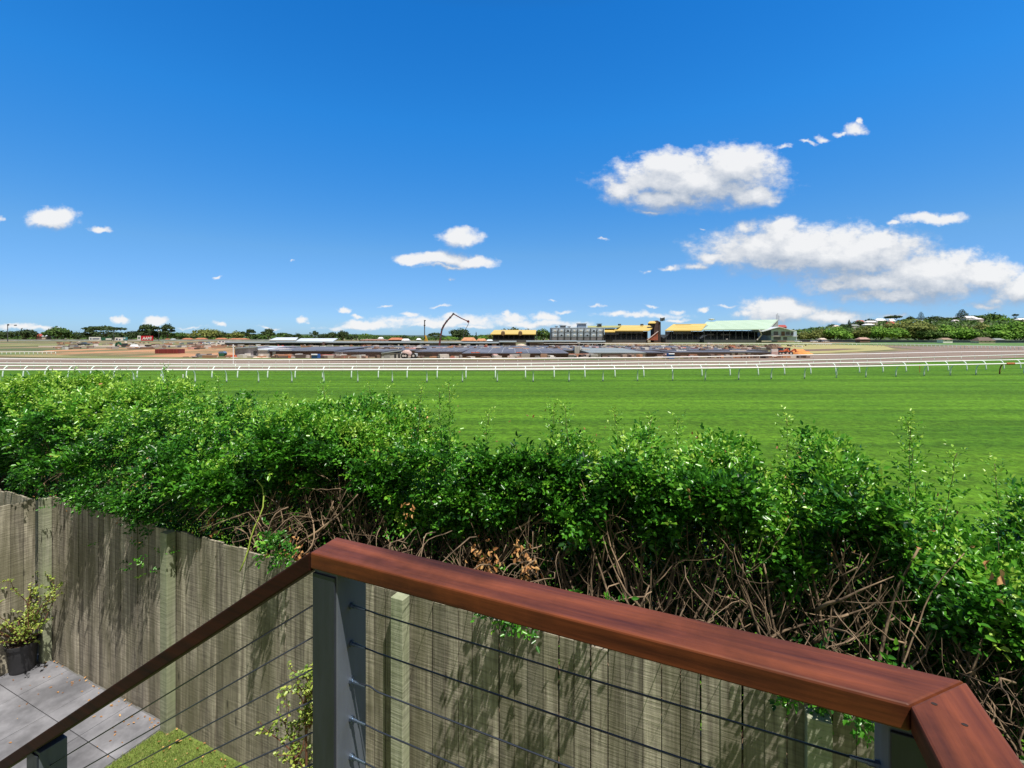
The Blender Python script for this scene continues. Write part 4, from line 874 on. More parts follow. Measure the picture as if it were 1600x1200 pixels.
# excavator
r = thing('excavator', 'green excavator working on the bank left of the white site tent', 'excavator', GX(187, 185))
m = MB(); pb(m, 190, 196, 542.2, 999, 185, 3); m.build('track', M_tyre, r)
m = MB(); pb(m, 189.5, 196, 539.0, 542.0, 185, 2.6); pb(m, 190, 192.5, 536.6, 539, 185, 2.2); m.build('body', flat('machine_dark', (.05, .05, .05), .6), r)
m = MB()
for a, b in (((190, 539.5), (186.5, 535.2)), ((186.5, 535.2), (182.5, 536.2)), ((182.5, 536.2), (181, 540.5))): m.beam(P3(a[0], a[1], 185.5), P3(b[0], b[1], 185.5), .5, .6)
m.build('boom', M_green, r)
m = MB(); m.prism([P3(179.5, 540.2, 185.2), P3(183, 540.2, 185.2), P3(182.5, 543.2, 185.2), P3(180.3, 543.2, 185.2)], (0, 1, 0)); m.build('bucket', M_steel, r)
r = thing('tent', 'white site tent beside the green excavator', 'tent', GX(210, 170))
m = MB(); pb(m, 203, 216.5, 541.4, 999, 170, 3.5); m.build('wall', M_whitep, r)
m = MB(); slab(m, [(202.5, 541.5, 169.8), (217, 541.5, 169.8), (215, 538.4, 172), (205, 538.4, 172)], .1); slab(m, [(205, 538.4, 172), (215, 538.4, 172), (217, 541, 174), (202.5, 541, 174)], .1); m.build('roof', M_whitep, r)
m = MB(); pb(m, 207, 212, 542.5, 544, 169.94, .05); m.build('opening', M_conc, r)
r = thing('shipping_container', 'dark red shipping container on a white flat trailer on the orange dirt', 'container', GX(260, 118))
m = MB(); pb(m, 242, 278.5, 545.6, 555.0, 118, 2.4); m.build('body', M_cont, r)
m = MB()
for k in range(24):
    x = 242.6 + k * 1.5; pb(m, x, x + .5, 546.2, 554.4, 117.95, .045)
m.build('ribs', M_cont, r)
m = MB(); pb(m, 241, 272, 555.2, 556.2, 118, 2.4); pb(m, 245, 248, 556.2, 999, 118.2, 2); pb(m, 262, 266, 556.2, 999, 118.2, 2); m.build('trailer', M_whitep, r)
for x, y0, x1, Y, mt, lb in ((292, 535.2, 301, 240, flat('container_grey', (.10, .115, .15), .6), 'dark blue-grey container on the bank left of the cream container'), (301.8, 535.6, 309, 238, M_cream, 'cream container on the bank right of the dark blue-grey container')):
    r = thing('site_container', lb, 'container', GX((x + x1) / 2, Y)); m = MB(); pb(m, x, x1, y0, 999, Y, 2.5); m.build('body', mt, r)
    m = MB(); pb(m, (x + x1) / 2 - 1, (x + x1) / 2 + 1, y0 + 1, 999, Y - .06, .05); m.build('door', M_steel, r)
# cars
def car(label, px, Y, col, L=4.3, ute=False, group=None):
    p = GX(px, Y); r = thing('parked_car', label, 'car', p, WORLD, group); x0 = p.x - L / 2; z = p.z
    m = MB(); m.prism([(x0, Y, z + .3), (x0 + L, Y, z + .3), (x0 + L, Y, z + .75), (x0 + L * .75, Y, z + .88), (x0 + L * .05, Y, z + .92), (x0, Y, z + .8)], (0, 1.7, 0)); m.build('body', col, r, bevel=.06)
    m = MB(); b = .35 if ute else .08
    m.prism([(x0 + L * b, Y + .1, z + .9), (x0 + L * .72, Y + .1, z + .88), (x0 + L * .6, Y + .2, z + 1.42), (x0 + L * (b + .1), Y + .2, z + 1.42)], (0, 1.45, 0)); c = m.build('cabin', M_glass, r)
    m = MB(); m.box(x0 + L * (b + .1), x0 + L * .6, Y + .22, Y + 1.6, z + 1.42, z + 1.46); m.build('roof', col, c)
    for f in (.2, .8):
        for y in (Y - .03, Y + 1.5): m = MB(); m.tube([(x0 + L * f, y, z + .32), (x0 + L * f, y + .22, z + .32)], .32, 12); m.build('wheel', M_tyre, r)
car('white ute parked on the far bank right of the cream container', 323, 236, M_whitep, 4.8, True)
car('reddish car parked on the far bank between the container and the white ute', 314, 240, M_redroof)
car('dark machine parked on the far left bank below the white signs', 128, 215, M_steel, 4.8, True)
r = thing('generator', 'small blue-grey generator on wheels left of the green bin', 'generator', GX(310, 98)); m = MB(); pb(m, 305.5, 315, 553.6, 556.8, 98, 1); m.build('body', flat('car_grey', (.16, .19, .24), .5), r)
m = MB(); pb(m, 307, 310, 552.4, 553.5, 98.2, .5); m.build('exhaust', M_steel, r); wheels(r, (307.5, 313), 98, .22, .2)
r = thing('site_office', 'white two-storey site office at the end of the pale dirt road', 'site office', GX(346, 225))
m = MB(); pb(m, 337, 356, 535.2, 999, 225, 5); m.build('wall', M_whitep, r)
m = MB(); pb(m, 340, 352, 532.6, 535.1, 225.6, 4); m.build('upper_floor', M_lgrey, r)
for a, b, c, d in ((340, 343, 536, 537.4), (346, 351, 537.6, 539.5), (352.5, 354.5, 536, 537.4), (342, 345, 533.2, 534.4), (347, 350, 533.2, 534.4)):
    m = MB(); pb(m, a, b, c, d, 224.93 if c > 535 else 225.53, .05); m.build('window', M_glass, r)
r = thing('waste_bin', 'green waste bin with blue lid below the corrugated shed', 'bin', GX(346, 100))
m = MB(); a = GX(341, 100); b = GX(350.5, 100); m.prism([(a.x + .15, 100, a.z), (b.x - .15, 100, a.z), (b.x, 100, a.z + .75), (a.x, 100, a.z + .75)], (0, 1, 0)); m.build('body', M_green, r)
m = MB(); m.prism([(a.x, 100, a.z + .76), (b.x, 100, a.z + .76), (b.x - .3, 100, a.z + 1.15), (a.x + .1, 100, a.z + 1.1)], (0, 1, 0)); m.build('lid', flat('lid_blue', (.12, .2, .32), .5), r)
def barrier(label, x0, x1, yt, Y, mt=M_redmesh, zb=None):
    r = thing('barrier', label, 'barrier', GX((x0 + x1) / 2, Y)); m = MB(); xs_ = np.linspace(x0, x1, max(3, int((x1 - x0) / 4)))
    for a, b in zip(xs_, xs_[1:]):
        ya, yb = yt + random.uniform(-.3, .5), yt + random.uniform(-.3, .5); A = P3(a, ya, Y); B = P3(b, yb, Y); g_ = gz(Y) if zb is None else P3(0, zb, Y).z
        m.prism([(A.x, Y, g_), (B.x, Y, g_), (B.x, Y, B.z), (A.x, Y, A.z)], (0, .06, 0))
    m.build('mesh', mt, r)
    m = MB()
    for a in xs_: A = P3(a, yt - .6, Y); m.tube([(A.x, Y - .05, gz(Y) if zb is None else P3(0, zb, Y).z), (A.x, Y - .05, A.z)], .03, 5)
    m.build('posts', M_steel, r)
barrier('orange-red safety mesh in front of the corrugated shed', 354, 370, 554.8, 96)
barrier('orange-red safety mesh between the red container and the green bin', 318, 340, 554.4, 97)
barrier('orange-red safety mesh left of the left blue cabin', 450, 463, 555.6, 94)
barrier('red safety barrier lying along the roof edge right of the concrete truck', 736, 750, 550.0, 97.0, zb=551.6)
barrier('red safety barrier on the roof edge left of the white boxes', 806, 816, 550.0, 97.0, zb=551.6)
# piles of soil, clay and timber
def heap(label, x0, x1, yt, Y, mt, dep=3.0, name='dirt_heap', cat='heap'):
    c = GX((x0 + x1) / 2, Y); w = (x1 - x0) / FPX * Y / 2; h = P3(0, yt, Y).z - c.z
    nu, nv = 14, 8; vs, fs = [], []
    for j in range(nv + 1):
        for i_ in range(nu + 1):
            u_, v_ = i_ / nu * 2 - 1, j / nv * 2 - 1; k = max(0, 1 - u_ * u_) * max(0, 1 - v_ * v_)
            vs.append((c.x + u_ * w, c.y + v_ * dep / 2, c.z - .05 + h * (k ** .7) * random.uniform(.75, 1.05)))
    for j in range(nv):
        for i_ in range(nu): a = j * (nu + 1) + i_; fs.append((a, a + 1, a + nu + 2, a + nu + 1))
    m = MB(); m.add(vs, fs); return tag(m.build(name, mt, base=c), label, cat)
heap('low heap of orange rubble left of the pale panel shed', 372, 392, 555.2, 95, M_dirt)
heap('low heap of yellow-brown rubble in front of the brown low block', 392, 420, 556.2, 95, M_pale)
heap('dark mound of soil behind the pale panel at the right end of the site', 1199, 1216, 536.6, 150, M_brown, 8)
heap('long heap of orange clay right of the red machines', 1238, 1264, 547.4, 112, mat('orange_clay', (.62, .24, .06)), 6)
heap('heap of red rubble on the wide roof near the concrete boxes', 820, 880, 540.8, 160, mat('red_rubble', (.40, .20, .14), .9, var=.4, nscale=1.2), 10)
heap('heap of pale rubble between the mauve stall sheds', 806, 823, 536.5, 200, M_pale, 8)
for lb, x0, x1, Y, mt in (('orange-red earth mover at the right end of the site', 1217, 1226, 104, M_redmesh), ('orange-red roller beside the clay heap', 1228, 1238, 106, flat('machine_red', (.5, .1, .04), .5))):
    r = thing('earth_mover', lb, 'machine', GX((x0 + x1) / 2, Y)); m = MB(); pb(m, x0, x1, 548, 552.4, Y, 1.6); m.build('body', mt, r)
    m = MB(); pb(m, x0 + 3, x0 + 7, 543.6, 548, Y + .2, 1.3); c = m.build('cab', M_glass, r); m = MB(); pb(m, x0 + 2.7, x0 + 7.3, 543.1, 543.6, Y + .1, 1.5); m.build('cab_roof', mt, c)
    m = MB(); m.beam(P3(x1 - 1, 548.5, Y + .6), P3(x1 + 4, 545.5, Y + .6), .3, .3); m.beam(P3(x1 + 4, 545.5, Y + .6), P3(x1 + 6, 550, Y + .6), .3, .3); m.build('arm', mt, r)
    wheels(r, (x0 + 2.2, x1 - 2.2), Y, .5)
# concrete mixer truck
r = thing('concrete_mixer_truck', 'white concrete mixer truck parked right of the grey hut', 'truck', GX(638, 92))
m = MB(); pb(m, 627, 649, 557, 558.6, 92, 2); m.build('chassis', M_lgrey, r)
m = MB(); pb(m, 643.5, 649.5, 552.6, 557, 92, 2); c = m.build('cab', M_whitep, r); m = MB(); pb(m, 646.5, 649.6, 553.4, 555, 91.95, .04); m.build('window', M_glass, c)
m = MB(); a = P3(629, 551, 93); b = P3(643, 554.4, 93); m.tube([a, a.lerp(b, .25), a.lerp(b, .6), a.lerp(b, .9), b], [.35, .7, .85, .6, .4], 14); m.build('drum', mat('drum_pink', (.5, .36, .33), .6, var=.2, nscale=2), r)
m = MB(); m.beam(P3(629, 551.2, 93), P3(626.5, 554.5, 93), .4, .2); m.build('chute', M_conc, r)
wheels(r, (630, 633.5, 646), 91.9, .5)
# pump boom
r = thing('concrete_pump', 'tall dark red concrete pump boom bent high above the wide roof', 'pump truck', GX(686, 172))
m = MB(); pb(m, 680, 694, 540.4, 999, 172, 2.5); m.build('truck_body', flat('pump_red', (.16, .03, .03), .5), r)
BO = [(686, 543.5), (688.5, 526), (690.5, 515), (693.5, 508.5), (698, 502), (703.5, 496), (708.5, 490.5)]
M_boom = flat('boom_red', (.13, .028, .028), .5)
m = MB()
for k, (a, b) in enumerate(zip(BO, BO[1:])): m.beam(P3(*a, 173), P3(*b, 173), .55 - .04 * k, .7 - .05 * k)
m.build('lower_boom', M_boom, r)
m = MB(); m.beam(P3(708.5, 490.5, 173.6), P3(720, 497, 173.6), .3, .38); m.beam(P3(720, 497, 173.6), P3(731.5, 502.3, 173.6), .28, .36); m.tube([P3(731.5, 502.3, 173.4), P3(731.5, 502.3, 174)], .5, 8); m.build('upper_boom', M_boom, r)
m = MB(); m.tube([P3(731.5, 502.3, 173.6), P3(732.8, 504, 173.6), P3(730, 510, 173.6), P3(727, 515, 173.6), P3(724.5, 522, 173.6), P3(723.8, 529, 173.6)], [.1] * 6, 6); m.build('hose', M_steel, r)
for a in BO[1:]: m = MB(); m.tube([P3(*a, 172.6), P3(*a, 173.5)], .42, 8); m.build('joint', M_steel, r)
# piling rig
r = thing('piling_rig', 'yellow piling rig with a tall thin black mast behind the wide roof', 'crane', GX(667, 235))
m = MB(); pb(m, 660, 668, 536, 539.4, 235, 3); m.build('body', M_yel, r); m = MB(); pb(m, 668.2, 674, 536.6, 539.6, 235, 3); m.build('cab', M_whitep, r)
m = MB(); pb(m, 659, 674, 539.5, 999, 235, 3); m.build('tracks', M_tyre, r)
m = MB(); m.beam(P3(668.5, 536, 236), P3(664.5, 524, 236), .7, .7); m.beam(P3(665.5, 527, 236), P3(663.2, 536, 236), .5, .5); m.build('boom', M_yel, r)
m = MB(); m.beam(P3(663.4, 534, 236.4), P3(663.4, 500.5, 236.4), .42, .42); m.build('mast', M_steel, r)
m = MB(); pb(m, 662.4, 664.6, 500, 501.6, 236, 1); pb(m, 662, 664.2, 507.5, 509.3, 235.9, 1); m.build('mast_head', M_steel, r)
# clutter on the wide roof: pale boxes and a few people-sized bundles
for k, (x, y, w, mt, lb) in enumerate(((655, 540.7, 6, M_whitep, 'white pallet on the wide roof near the pump boom'), (700, 549.2, 4, M_whitep, 'white box on the roof edge right of the concrete truck'), (712, 549.4, 8, M_lgrey, 'low pale crate on the roof edge right of the white box'), (850, 549.6, 12, M_whitep, 'row of white boxes on the roof edge above the dark mauve wall'), (995, 542.6, 9, M_lgrey, 'long pale board lying on the wide roof right of the concrete boxes'), (1065, 547.3, 16, M_whitep, 'long row of white boxes above the right blue cabin'), (1110, 536.2, 8, M_whitep, 'white vehicle-sized box beside the far rail below the green roof'), (905, 535, 5, M_lgrey, 'pale block beside the stall shed at its right end'), (1035, 556.4, 3, M_whitep, 'small white drum standing left of the right blue cabin'))):
    Y = {0: 150, 6: 215, 7: 190, 8: 94, 4: 128}.get(k, 111); p = P3(x, y, Y); W_ = w / FPX * Y / 2
    r = thing('pallet_box', lb, 'box', (p.x, p.y, p.z - .3)); m = MB(); n_ = max(1, int(w / 4))
    for j in range(n_):
        a = p.x - W_ + 2 * W_ * j / n_; m.box(a, a + 2 * W_ / n_ * .86, Y, Y + .8, p.z - .3, p.z + random.uniform(.0, .18))
    m.build('load', mt, r); m = MB(); m.box(p.x - W_, p.x + W_, Y, Y + .9, p.z - .42, p.z - .31); m.build('base', M_brown, r)

# rubble, offcuts and formwork scattered over the whole site
random.seed(9); m = MB()
def chunk(p, w, d, h):
    a = random.random() * 3.14; ca, sa = math.cos(a), math.sin(a); q_ = [(p.x + ca * x - sa * y, p.y + sa * x + ca * y, p.z - .1) for x, y in ((-w, -d), (w, -d), (w * .9, d), (-w, d * .8))]
    m.prism(q_, (random.uniform(-.1, .1), random.uniform(-.1, .1), h + .1))
for _ in range(330):
    x = random.uniform(470, 1195); Y = random.triangular(113, 171, 120); zr = P3(0, 547.15, 111.7).z * (1 - (Y - 111.7) / 60.3) + P3(0, 540.2, 172).z * (Y - 111.7) / 60.3
    c = P3(x, 0, Y); chunk(Vector((c.x, Y, zr)), random.uniform(.2, 1.4), random.uniform(.2, .8), random.uniform(.08, .45))
for _ in range(420):
    x = random.uniform(285, 1260); Y = random.uniform(93.5, 96.3) if random.random() < .4 else random.uniform(174, 212)
    chunk(GX(x, Y), random.uniform(.2, 1.3), random.uniform(.2, .7), random.uniform(.1, .8))
for _ in range(160): chunk(GX(random.uniform(90, 370), random.uniform(150, 300)), random.uniform(.3, 2.5), random.uniform(.3, 1), random.uniform(.2, .9))
o = m.build('site_rubble', mat('rubble_mix', (.4, .3, .2), .9, tint=('ramp', [(0, (.05, .04, .04)), (.2, (.22, .14, .11)), (.4, (.45, .22, .12)), (.55, (.30, .29, .28)), (.75, (.5, .44, .38)), (.9, (.68, .66, .63)), (1, (.5, .08, .05))]))); o['kind'] = 'stuff'; tag(o, 'scattered rubble, offcuts and formwork across the building site', 'rubble')
# ------------------------------------------------------------------ boundary fence, signs, poles
r = thing('boundary_fence', 'long pale grey boundary fence across the far left of the racecourse', 'fence', GX(200, 396))
m = MB(); a = GX(-250, 396); b = GX(480, 396); m.box(a.x, b.x, 396, 396.1, a.z, a.z + 1.25); m.build('panels', mat('fence_grey', (.36, .40, .40), .7, var=.2, scale=(.5, 1, 1), nscale=.4), r)
m = MB(); m.box(a.x, b.x, 395.9, 396.2, a.z + 1.26, a.z + 1.34); m.build('top_rail', M_lgrey, r)
def sign(label, x0, x1, yt, yb, Y, mt, marks=(), cat='sign', text=None, name='sign_board'):
    r = thing(name, label, cat, GX((x0 + x1) / 2, Y)); m = MB(); pb(m, x0, x1, yt, yb, Y, .3); bd = m.build('board', mt, r)
    m = MB()
    for x in (x0 + .8, x1 - .8): pb(m, x - .25, x + .25, yb - .5, 999, Y + .32, .2)
    m.build('legs', M_steel, r)
    for (u0, u1, v0, v1, mm) in marks:
        m = MB(); W_, H_ = x1 - x0, yb - yt; pb(m, x0 + W_ * u0, x0 + W_ * u1, yt + H_ * v0, yt + H_ * v1, Y - .08, .06); m.build('lettering', mm, bd)
    if text:
        cu = bpy.data.curves.new('lettering', 'FONT'); cu.body = text; cu.size = 1; cu.shear = .18; cu.extrude = .02; cu.align_x = 'CENTER'; cu.align_y = 'CENTER'; cu.offset = .035
        to = bpy.data.objects.new('t', cu); SC.collection.objects.link(to); bpy.context.view_layer.update()
        me = bpy.data.meshes.new_from_object(to.evaluated_get(bpy.context.evaluated_depsgraph_get())); bpy.data.objects.remove(to)
        xs_ = [v_.co.x for v_ in me.vertices]; ys_ = [v_.co.y for v_ in me.vertices]
        sx_ = (x1 - x0) / FPX * Y * .8 / (max(xs_) - min(xs_)); sy_ = (yb - yt) / FPX * Y * .62 / (max(ys_) - min(ys_)); org = ORG[r.name][0]
        cx_, cy_ = (max(xs_) + min(xs_)) / 2, (max(ys_) + min(ys_)) / 2; ct = P3((x0 + x1) / 2, (yt + yb) / 2, Y)
        for v_ in me.vertices: v_.co = Vector((ct.x + (v_.co.x - cx_) * sx_, Y - .12 - v_.co.z, ct.z + (v_.co.y - cy_) * sy_)) - org
        finish('lettering', me, M_whitep, bd, WORLD, org)
    return r
M_sred = flat('sign_red', (.55, .012, .03), .5); M_sblue = flat('sign_blue', (.04, .06, .16), .5)
sign('big red sign board with slanted white AAMI lettering in front of dark trees', 220.5, 239, 524.8, 532.2, 392, M_sred, text='AAMI')
sign('narrow white sign board with a dark emblem just left of the red sign', 214.8, 219.6, 524.5, 532, 393, M_whitep, [(.25, .75, .25, .7, M_green)])
sign('wide white sign board with dark lettering, leftmost of the white boards', 139, 157, 526.6, 532, 393, M_whitep, [(.08, .22, .35, .7, M_sblue), (.3, .9, .38, .66, M_sblue)])
sign('dark green sign board with white lettering right of the wide white board', 158.5, 175, 527.4, 532, 394, M_green, [(.4, .95, .3, .75, M_whitep)])
sign('white sign board with small dark marks between the green board and the teal board', 179.5, 192, 527.4, 532, 393, M_whitep, [(.1, .35, .3, .8, M_sblue), (.5, .7, .5, .85, M_sblue)])
sign('teal and pale sign board just right of the white board with dark marks', 192.6, 199, 526.6, 532, 393.5, flat('sign_teal', (.06, .22, .25), .5), [(.1, .5, .2, .5, M_whitep)])
def pole(label, x, yt, Y, rad=.14, arms=(), heads=(), name='light_pole', cat='pole'):
    p = GX(x, Y); t = P3(x, yt, Y); r = thing(name, label, cat, p); m = MB(); m.tube([p, t], [rad, rad * .7], 8); m.build('shaft', M_steel, r)
    for (ax, ay) in arms: m = MB(); m.tube([t + Vector((0, 0, -.2)), P3(ax, ay, Y)], .07, 6); m.build('arm', M_steel, r)
    for (hx, hy, w, h, mt) in heads: m = MB(); pb(m, hx - w / 2, hx + w / 2, hy - h / 2, hy + h / 2, Y - .3, .6); m.build('lamp', mt, r)
pole('tall light pole with a lamp on a long arm at the far left', 12, 506.8, 350, .3, [(24, 508)], [(23.5, 508.2, 3, 1.6, M_steel), (12, 507.6, 2, 2.4, M_steel)])
pole('thin grey pole rising behind the teal sign boards', 177.5, 515, 394, .16)
pole('pole with pale lamp head between the red sign and the ragged tall tree', 248, 516, 394, .16, (), [(248, 516.5, 2.4, 1.4, M_whitep)])
pole('thin pale pole right of the long yellow-roofed stand', 838.6, 517, 296, .25)
pole('pale double-headed lamp standing beside the far rail below the green roof', 1136, 529.5, 215, .1, (), [(1136, 529.8, 2, .8, M_whitep)])
for lb, y0, x0, x1 in (('thin power line above the far left treeline, upper of two', 515.6, 40, 140), ('thin power line above the far left treeline, lower of two', 517.6, 40, 140)):
    m = MB(); m.tube([P3(x0 + (x1 - x0) * f, y0 + 1.6 * (4 * f * (1 - f)), 420) for f in np.linspace(0, 1, 9)], .06, 4); tag(m.build('power_line', M_steel, base=P3(x0, y0, 420)), lb, 'cable')

# ------------------------------------------------------------------ grandstands
def rows(m, x0, x1, yt, yb, Y, dep, n):      # stepped seating rising away from the track
    for k in range(n):
        f0, f1 = k / n, (k + 1) / n; za = P3(0, yb + (yt - yb) * f1, Y).z; a = P3(x0, 0, Y); b = P3(x1, 0, Y); m.box(a.x, b.x, Y + dep * f0, Y + dep * f1 - .04, gz(Y), za)
def stand(label, x0, x1, roof, yroof, Y, dep, cols, mroof, extra=None, glass=None, name='grandstand'):
    r = thing(name, label, 'grandstand', GX((x0 + x1) / 2, Y))
    m = MB(); slab(m, roof, .5); m.build('roof', mroof, r)
    m = MB(); a = P3(x0, yroof, Y + dep); b = P3(x1, yroof, Y + dep); m.box(a.x, b.x, Y + dep, Y + dep + 1, gz(Y), a.z - .6); m.build('back_wall', M_darkin, r)
    m = MB(); rows(m, x0 + 1, x1 - 1, yroof + 6, 531.5, Y + 3, dep - 4, 12); m.build('seating', M_seat, r)
    m = MB(); pb(m, x0, x1, 531.0, 999, Y, .4); m.build('front_wall', M_steel, r)
    for x in np.linspace(x0 + 1, x1 - 1, cols): m = MB(); pb(m, x - .28, x + .28, yroof + .6, 999, Y + 1.2, .4); m.build('column', M_steel, r)
    for (g0, g1, h0, h1) in glass or (): m = MB(); pb(m, g0, g1, h0, h1, Y + dep * .5, .2); m.build('glass_front', M_glass, r)
    return r
r = stand('long low stand with mustard yellow roof and two small dormers, left of the glass-fronted block', 770, 836, [(766, 521.8, 300), (837, 521.8, 300), (838, 515.5, 322), (772, 515.5, 322)], 521.5, 300, 20, 9, M_yroof)
for x in (786, 813): m = MB(); m.tube([P3(x, 521.2, 299.4), P3(x, 519.9, 306)], 1.3, 10); m.build('dormer', flat('dormer_brown', (.20, .13, .06), .7), r)
# glass-fronted block
r = thing('glass_fronted_block', 'pale blue gridded multi-storey block with dark columns between the yellow stands', 'building', GX(903, 300))
m = MB(); pb(m, 862, 944, 511.8, 999, 300, 14); m.build('wall', mat('pale_blue_wall', (.40, .49, .60), .5, var=.2, nscale=.4), r)
m = MB(); pb(m, 862, 944, 527.4, 999, 299.85, .14); m.build('base_wall', mat('grey_base', (.17, .17, .19), .7, var=.2, nscale=.5), r)
for k in range(9):
    x = 862.5 + k * 10.1
    m = MB(); pb(m, x - .85, x + .25, 513.5, 999, 299.2, .5); m.build('column', M_steel, r)
    if k < 8:
        for (y0, y1) in ((514.2, 519.6), (521.2, 526.4)):
            m = MB(); pb(m, x + 1.6, x + 8.3, y0, y1, 299.8, .18); w_ = m.build('window', mat('bay_glass', (.46, .55, .66), .2, var=.35, nscale=.35), r)
            m = MB(); pb(m, x + 3.4, x + 6.4, y0 + 1.4, y1 - 1.2, 299.7, .08); m.build('pane', M_whitep if (k * 3 + int(y0)) % 4 else M_glass, w_)
m = MB()
for y in (513.4, 520.2, 527): pb(m, 862, 944, y - .35, y + .35, 299.1, .06)
m.build('floor_bands', M_steel, r)
for x0, x1, y0, mt in ((875, 885, 508.4, M_steel), (902, 917, 505.4, flat('plant_blue', (.2, .26, .34), .6)), (934, 941, 505.6, M_steel), (888, 892, 510, M_lgrey), (868, 872, 509.6, M_lgrey)):
    m = MB(); pb(m, x0 + 1, x1 - 1, y0 + 1.2, 511.7, 304, 5); c = m.build('rooftop_plant', mt, r); m = MB(); pb(m, x0, x1, y0, y0 + .7, 303.5, 6); m.build('plant_roof', M_steel, c)
# yellow grandstands
r = stand('yellow-roofed grandstand with a dark brick tower at its right end', 945, 1012, [(958, 516.2, 300), (1014, 516.2, 300), (1025, 508.2, 322), (972, 508.2, 322)], 516.5, 300, 22, 9, M_yroof, glass=[(950, 1005, 517, 521)])
m = MB(); slab(m, [(944.5, 518, 298), (961, 518, 298), (961, 513, 310), (944.5, 513, 310)], .5); m.build('lower_roof', M_yroof, r)
m = MB(); slab(m, [(918, 511, 303), (966, 511, 303), (971, 508.6, 318), (918, 509.0, 318)], .5); m.build('flat_roof', mat('olive_roof', (.38, .38, .14), .6, var=.2, nscale=.3), r)
m = MB(); pb(m, 1022, 1032.5, 503.5, 999, 312, 8); m.prism([P3(1022, 503.5, 312), P3(1032.5, 503.5, 312), P3(1027, 500.6, 312)], (0, 8, 0)); m.build('tower', mat('dark_brick', (.07, .045, .04), .85, var=.3, nscale=.6), r)
m = MB(); slab(m, [(1012.5, 504.8, 309), (1024, 504.8, 309), (1026, 501.8, 314), (1015, 501.8, 314)], .3); m.build('tower_roof', M_yroof, r)
m = MB(); pb(m, 1015, 1024, 505.0, 508.2, 310.5, 4); m.build('roof_lantern', M_darkin, r)
m = MB(); m.prism([P3(1012, 531.5, 297), P3(1028, 531.5, 297), P3(1028, 518.5, 297)], (0, 3, 0)); s_ = m.build('brick_stair', mat('red_brick', (.28, .08, .045), .85, var=.3, nscale=.8), r)
m = MB(); m.beam(P3(1011.5, 531, 296.8), P3(1028.5, 517.6, 296.8), .5, .35); m.build('handrail', M_lgrey, s_)
for x in (968, 1003): m = MB(); m.tube([P3(x, 508.5, 318), P3(x, 506.2, 318)], 1.1, 8); m.build('roof_vent', M_steel, r)
r = thing('flag', 'dark rectangular flag on a pole above the brick tower', 'flag', GX(1031.5, 311)); m = MB(); m.tube([P3(1031.6, 531, 311), P3(1031.6, 496, 311)], .12, 6); m.build('flagpole', M_steel, r)
fl = [(P3(1031.8 + 7 * f, 496.4 + .5 * math.sin(f * 5), 311 + .3 * math.sin(f * 6)), P3(1031.8 + 7 * f, 501.4 + .5 * math.sin(f * 5), 311 + .3 * math.sin(f * 6))) for f in np.linspace(0, 1, 9)]
m = MB(); m.add([v_ for ab in fl for v_ in ab], [(2 * k, 2 * k + 1, 2 * k + 3, 2 * k + 2) for k in range(8)]); m.build('cloth', flat('flag_dark', (.05, .07, .09), .8), r)
r = stand('yellow-roofed grandstand with a roof vent strip between the tower and the green-roofed stand', 1040, 1100, [(1039, 516, 300), (1096, 516, 300), (1105, 505.8, 322), (1052, 506.4, 322)], 516.5, 300, 22, 8, M_yroof, glass=[(1052, 1080, 516.8, 522)])
m = MB(); pb(m, 1056, 1080, 507.2, 508.8, 318, 1.2); m.build('roof_vent', flat('vent_brown', (.14, .10, .04), .8), r)
r = stand('largest grandstand with a long pale green sloping roof', 1100, 1190, [(1097, 514.6, 292), (1200, 514.0, 292), (1215.5, 499.2, 330), (1119, 501.2, 330)], 515.5, 292, 34, 10, M_groof, glass=[(1105, 1116, 521.6, 524), (1126, 1142, 521.8, 524)])
m = MB(); slab(m, [(1098, 508.5, 316), (1112, 508.5, 316), (1120, 502.5, 330), (1104, 502.5, 330)], .5); m.build('side_roof', M_groof, r)
m = MB(); m.prism([P3(1200, 514.6, 292.5), P3(1214.6, 500, 330), P3(1214.6, 531, 330), P3(1196, 531, 300)], (.6, 0, 0)); m.build('end_wall', mat('end_grey', (.34, .36, .35), .7, var=.2, nscale=.3), r)
m = MB(); m.beam(P3(1186, 515, 291.5), P3(1190, 522.5, 291.5), .8, .5); m.beam(P3(1190, 522.5, 291.5), P3(1183, 531.5, 291.5), .8, .5); m.build('end_frame', M_lgrey, r)
m = MB(); m.lathe(P3(1112, 500.6, 331), [(.3, 0), (2.1, .6), (2.3, 1.0), (.2, 1.3)], 12); m.build('dish', M_whitep, r)
m = MB()
for x, y in ((1213, 491), (1215.2, 489.5), (1217, 493)): m.tube([P3(x, 501, 330), P3(x, y, 330)], .12, 5)
m.build('aerials', M_steel, r)
# pavilion
r = thing('pavilion', 'pale blue gabled pavilion with big windows right of the green-roofed stand', 'pavilion', GX(1222, 292))
m = MB(); m.prism([P3(1205, 532, 292), P3(1245, 532, 292), P3(1245, 517.6, 292), P3(1218, 511.8, 292), P3(1205, 516, 292)], (0, 16, 0)); m.build('wall', mat('pavilion_blue', (.44, .55, .68), .6, var=.15, nscale=.3), r)
m = MB(); m.prism([P3(1190, 517.6, 289), P3(1218, 510.4, 289), P3(1218, 511.2, 289), P3(1192, 518.4, 289)], (0, 20, 0)); m.prism([P3(1218.1, 510.4, 289), P3(1245, 517.2, 289), P3(1244, 518.2, 289), P3(1218.1, 511.2, 289)], (0, 20, 0)); m.build('roof', M_wroof, r)
for x0, x1, y0, y1 in ((1209, 1216, 518, 524), (1228, 1234, 518, 523), (1236, 1240, 519, 523.5), (1209, 1220, 526, 531), (1224, 1230, 526.5, 531)):
    m = MB(); pb(m, x0, x1, y0, y1, 291.85, .1); m.build('window', M_glass, r)
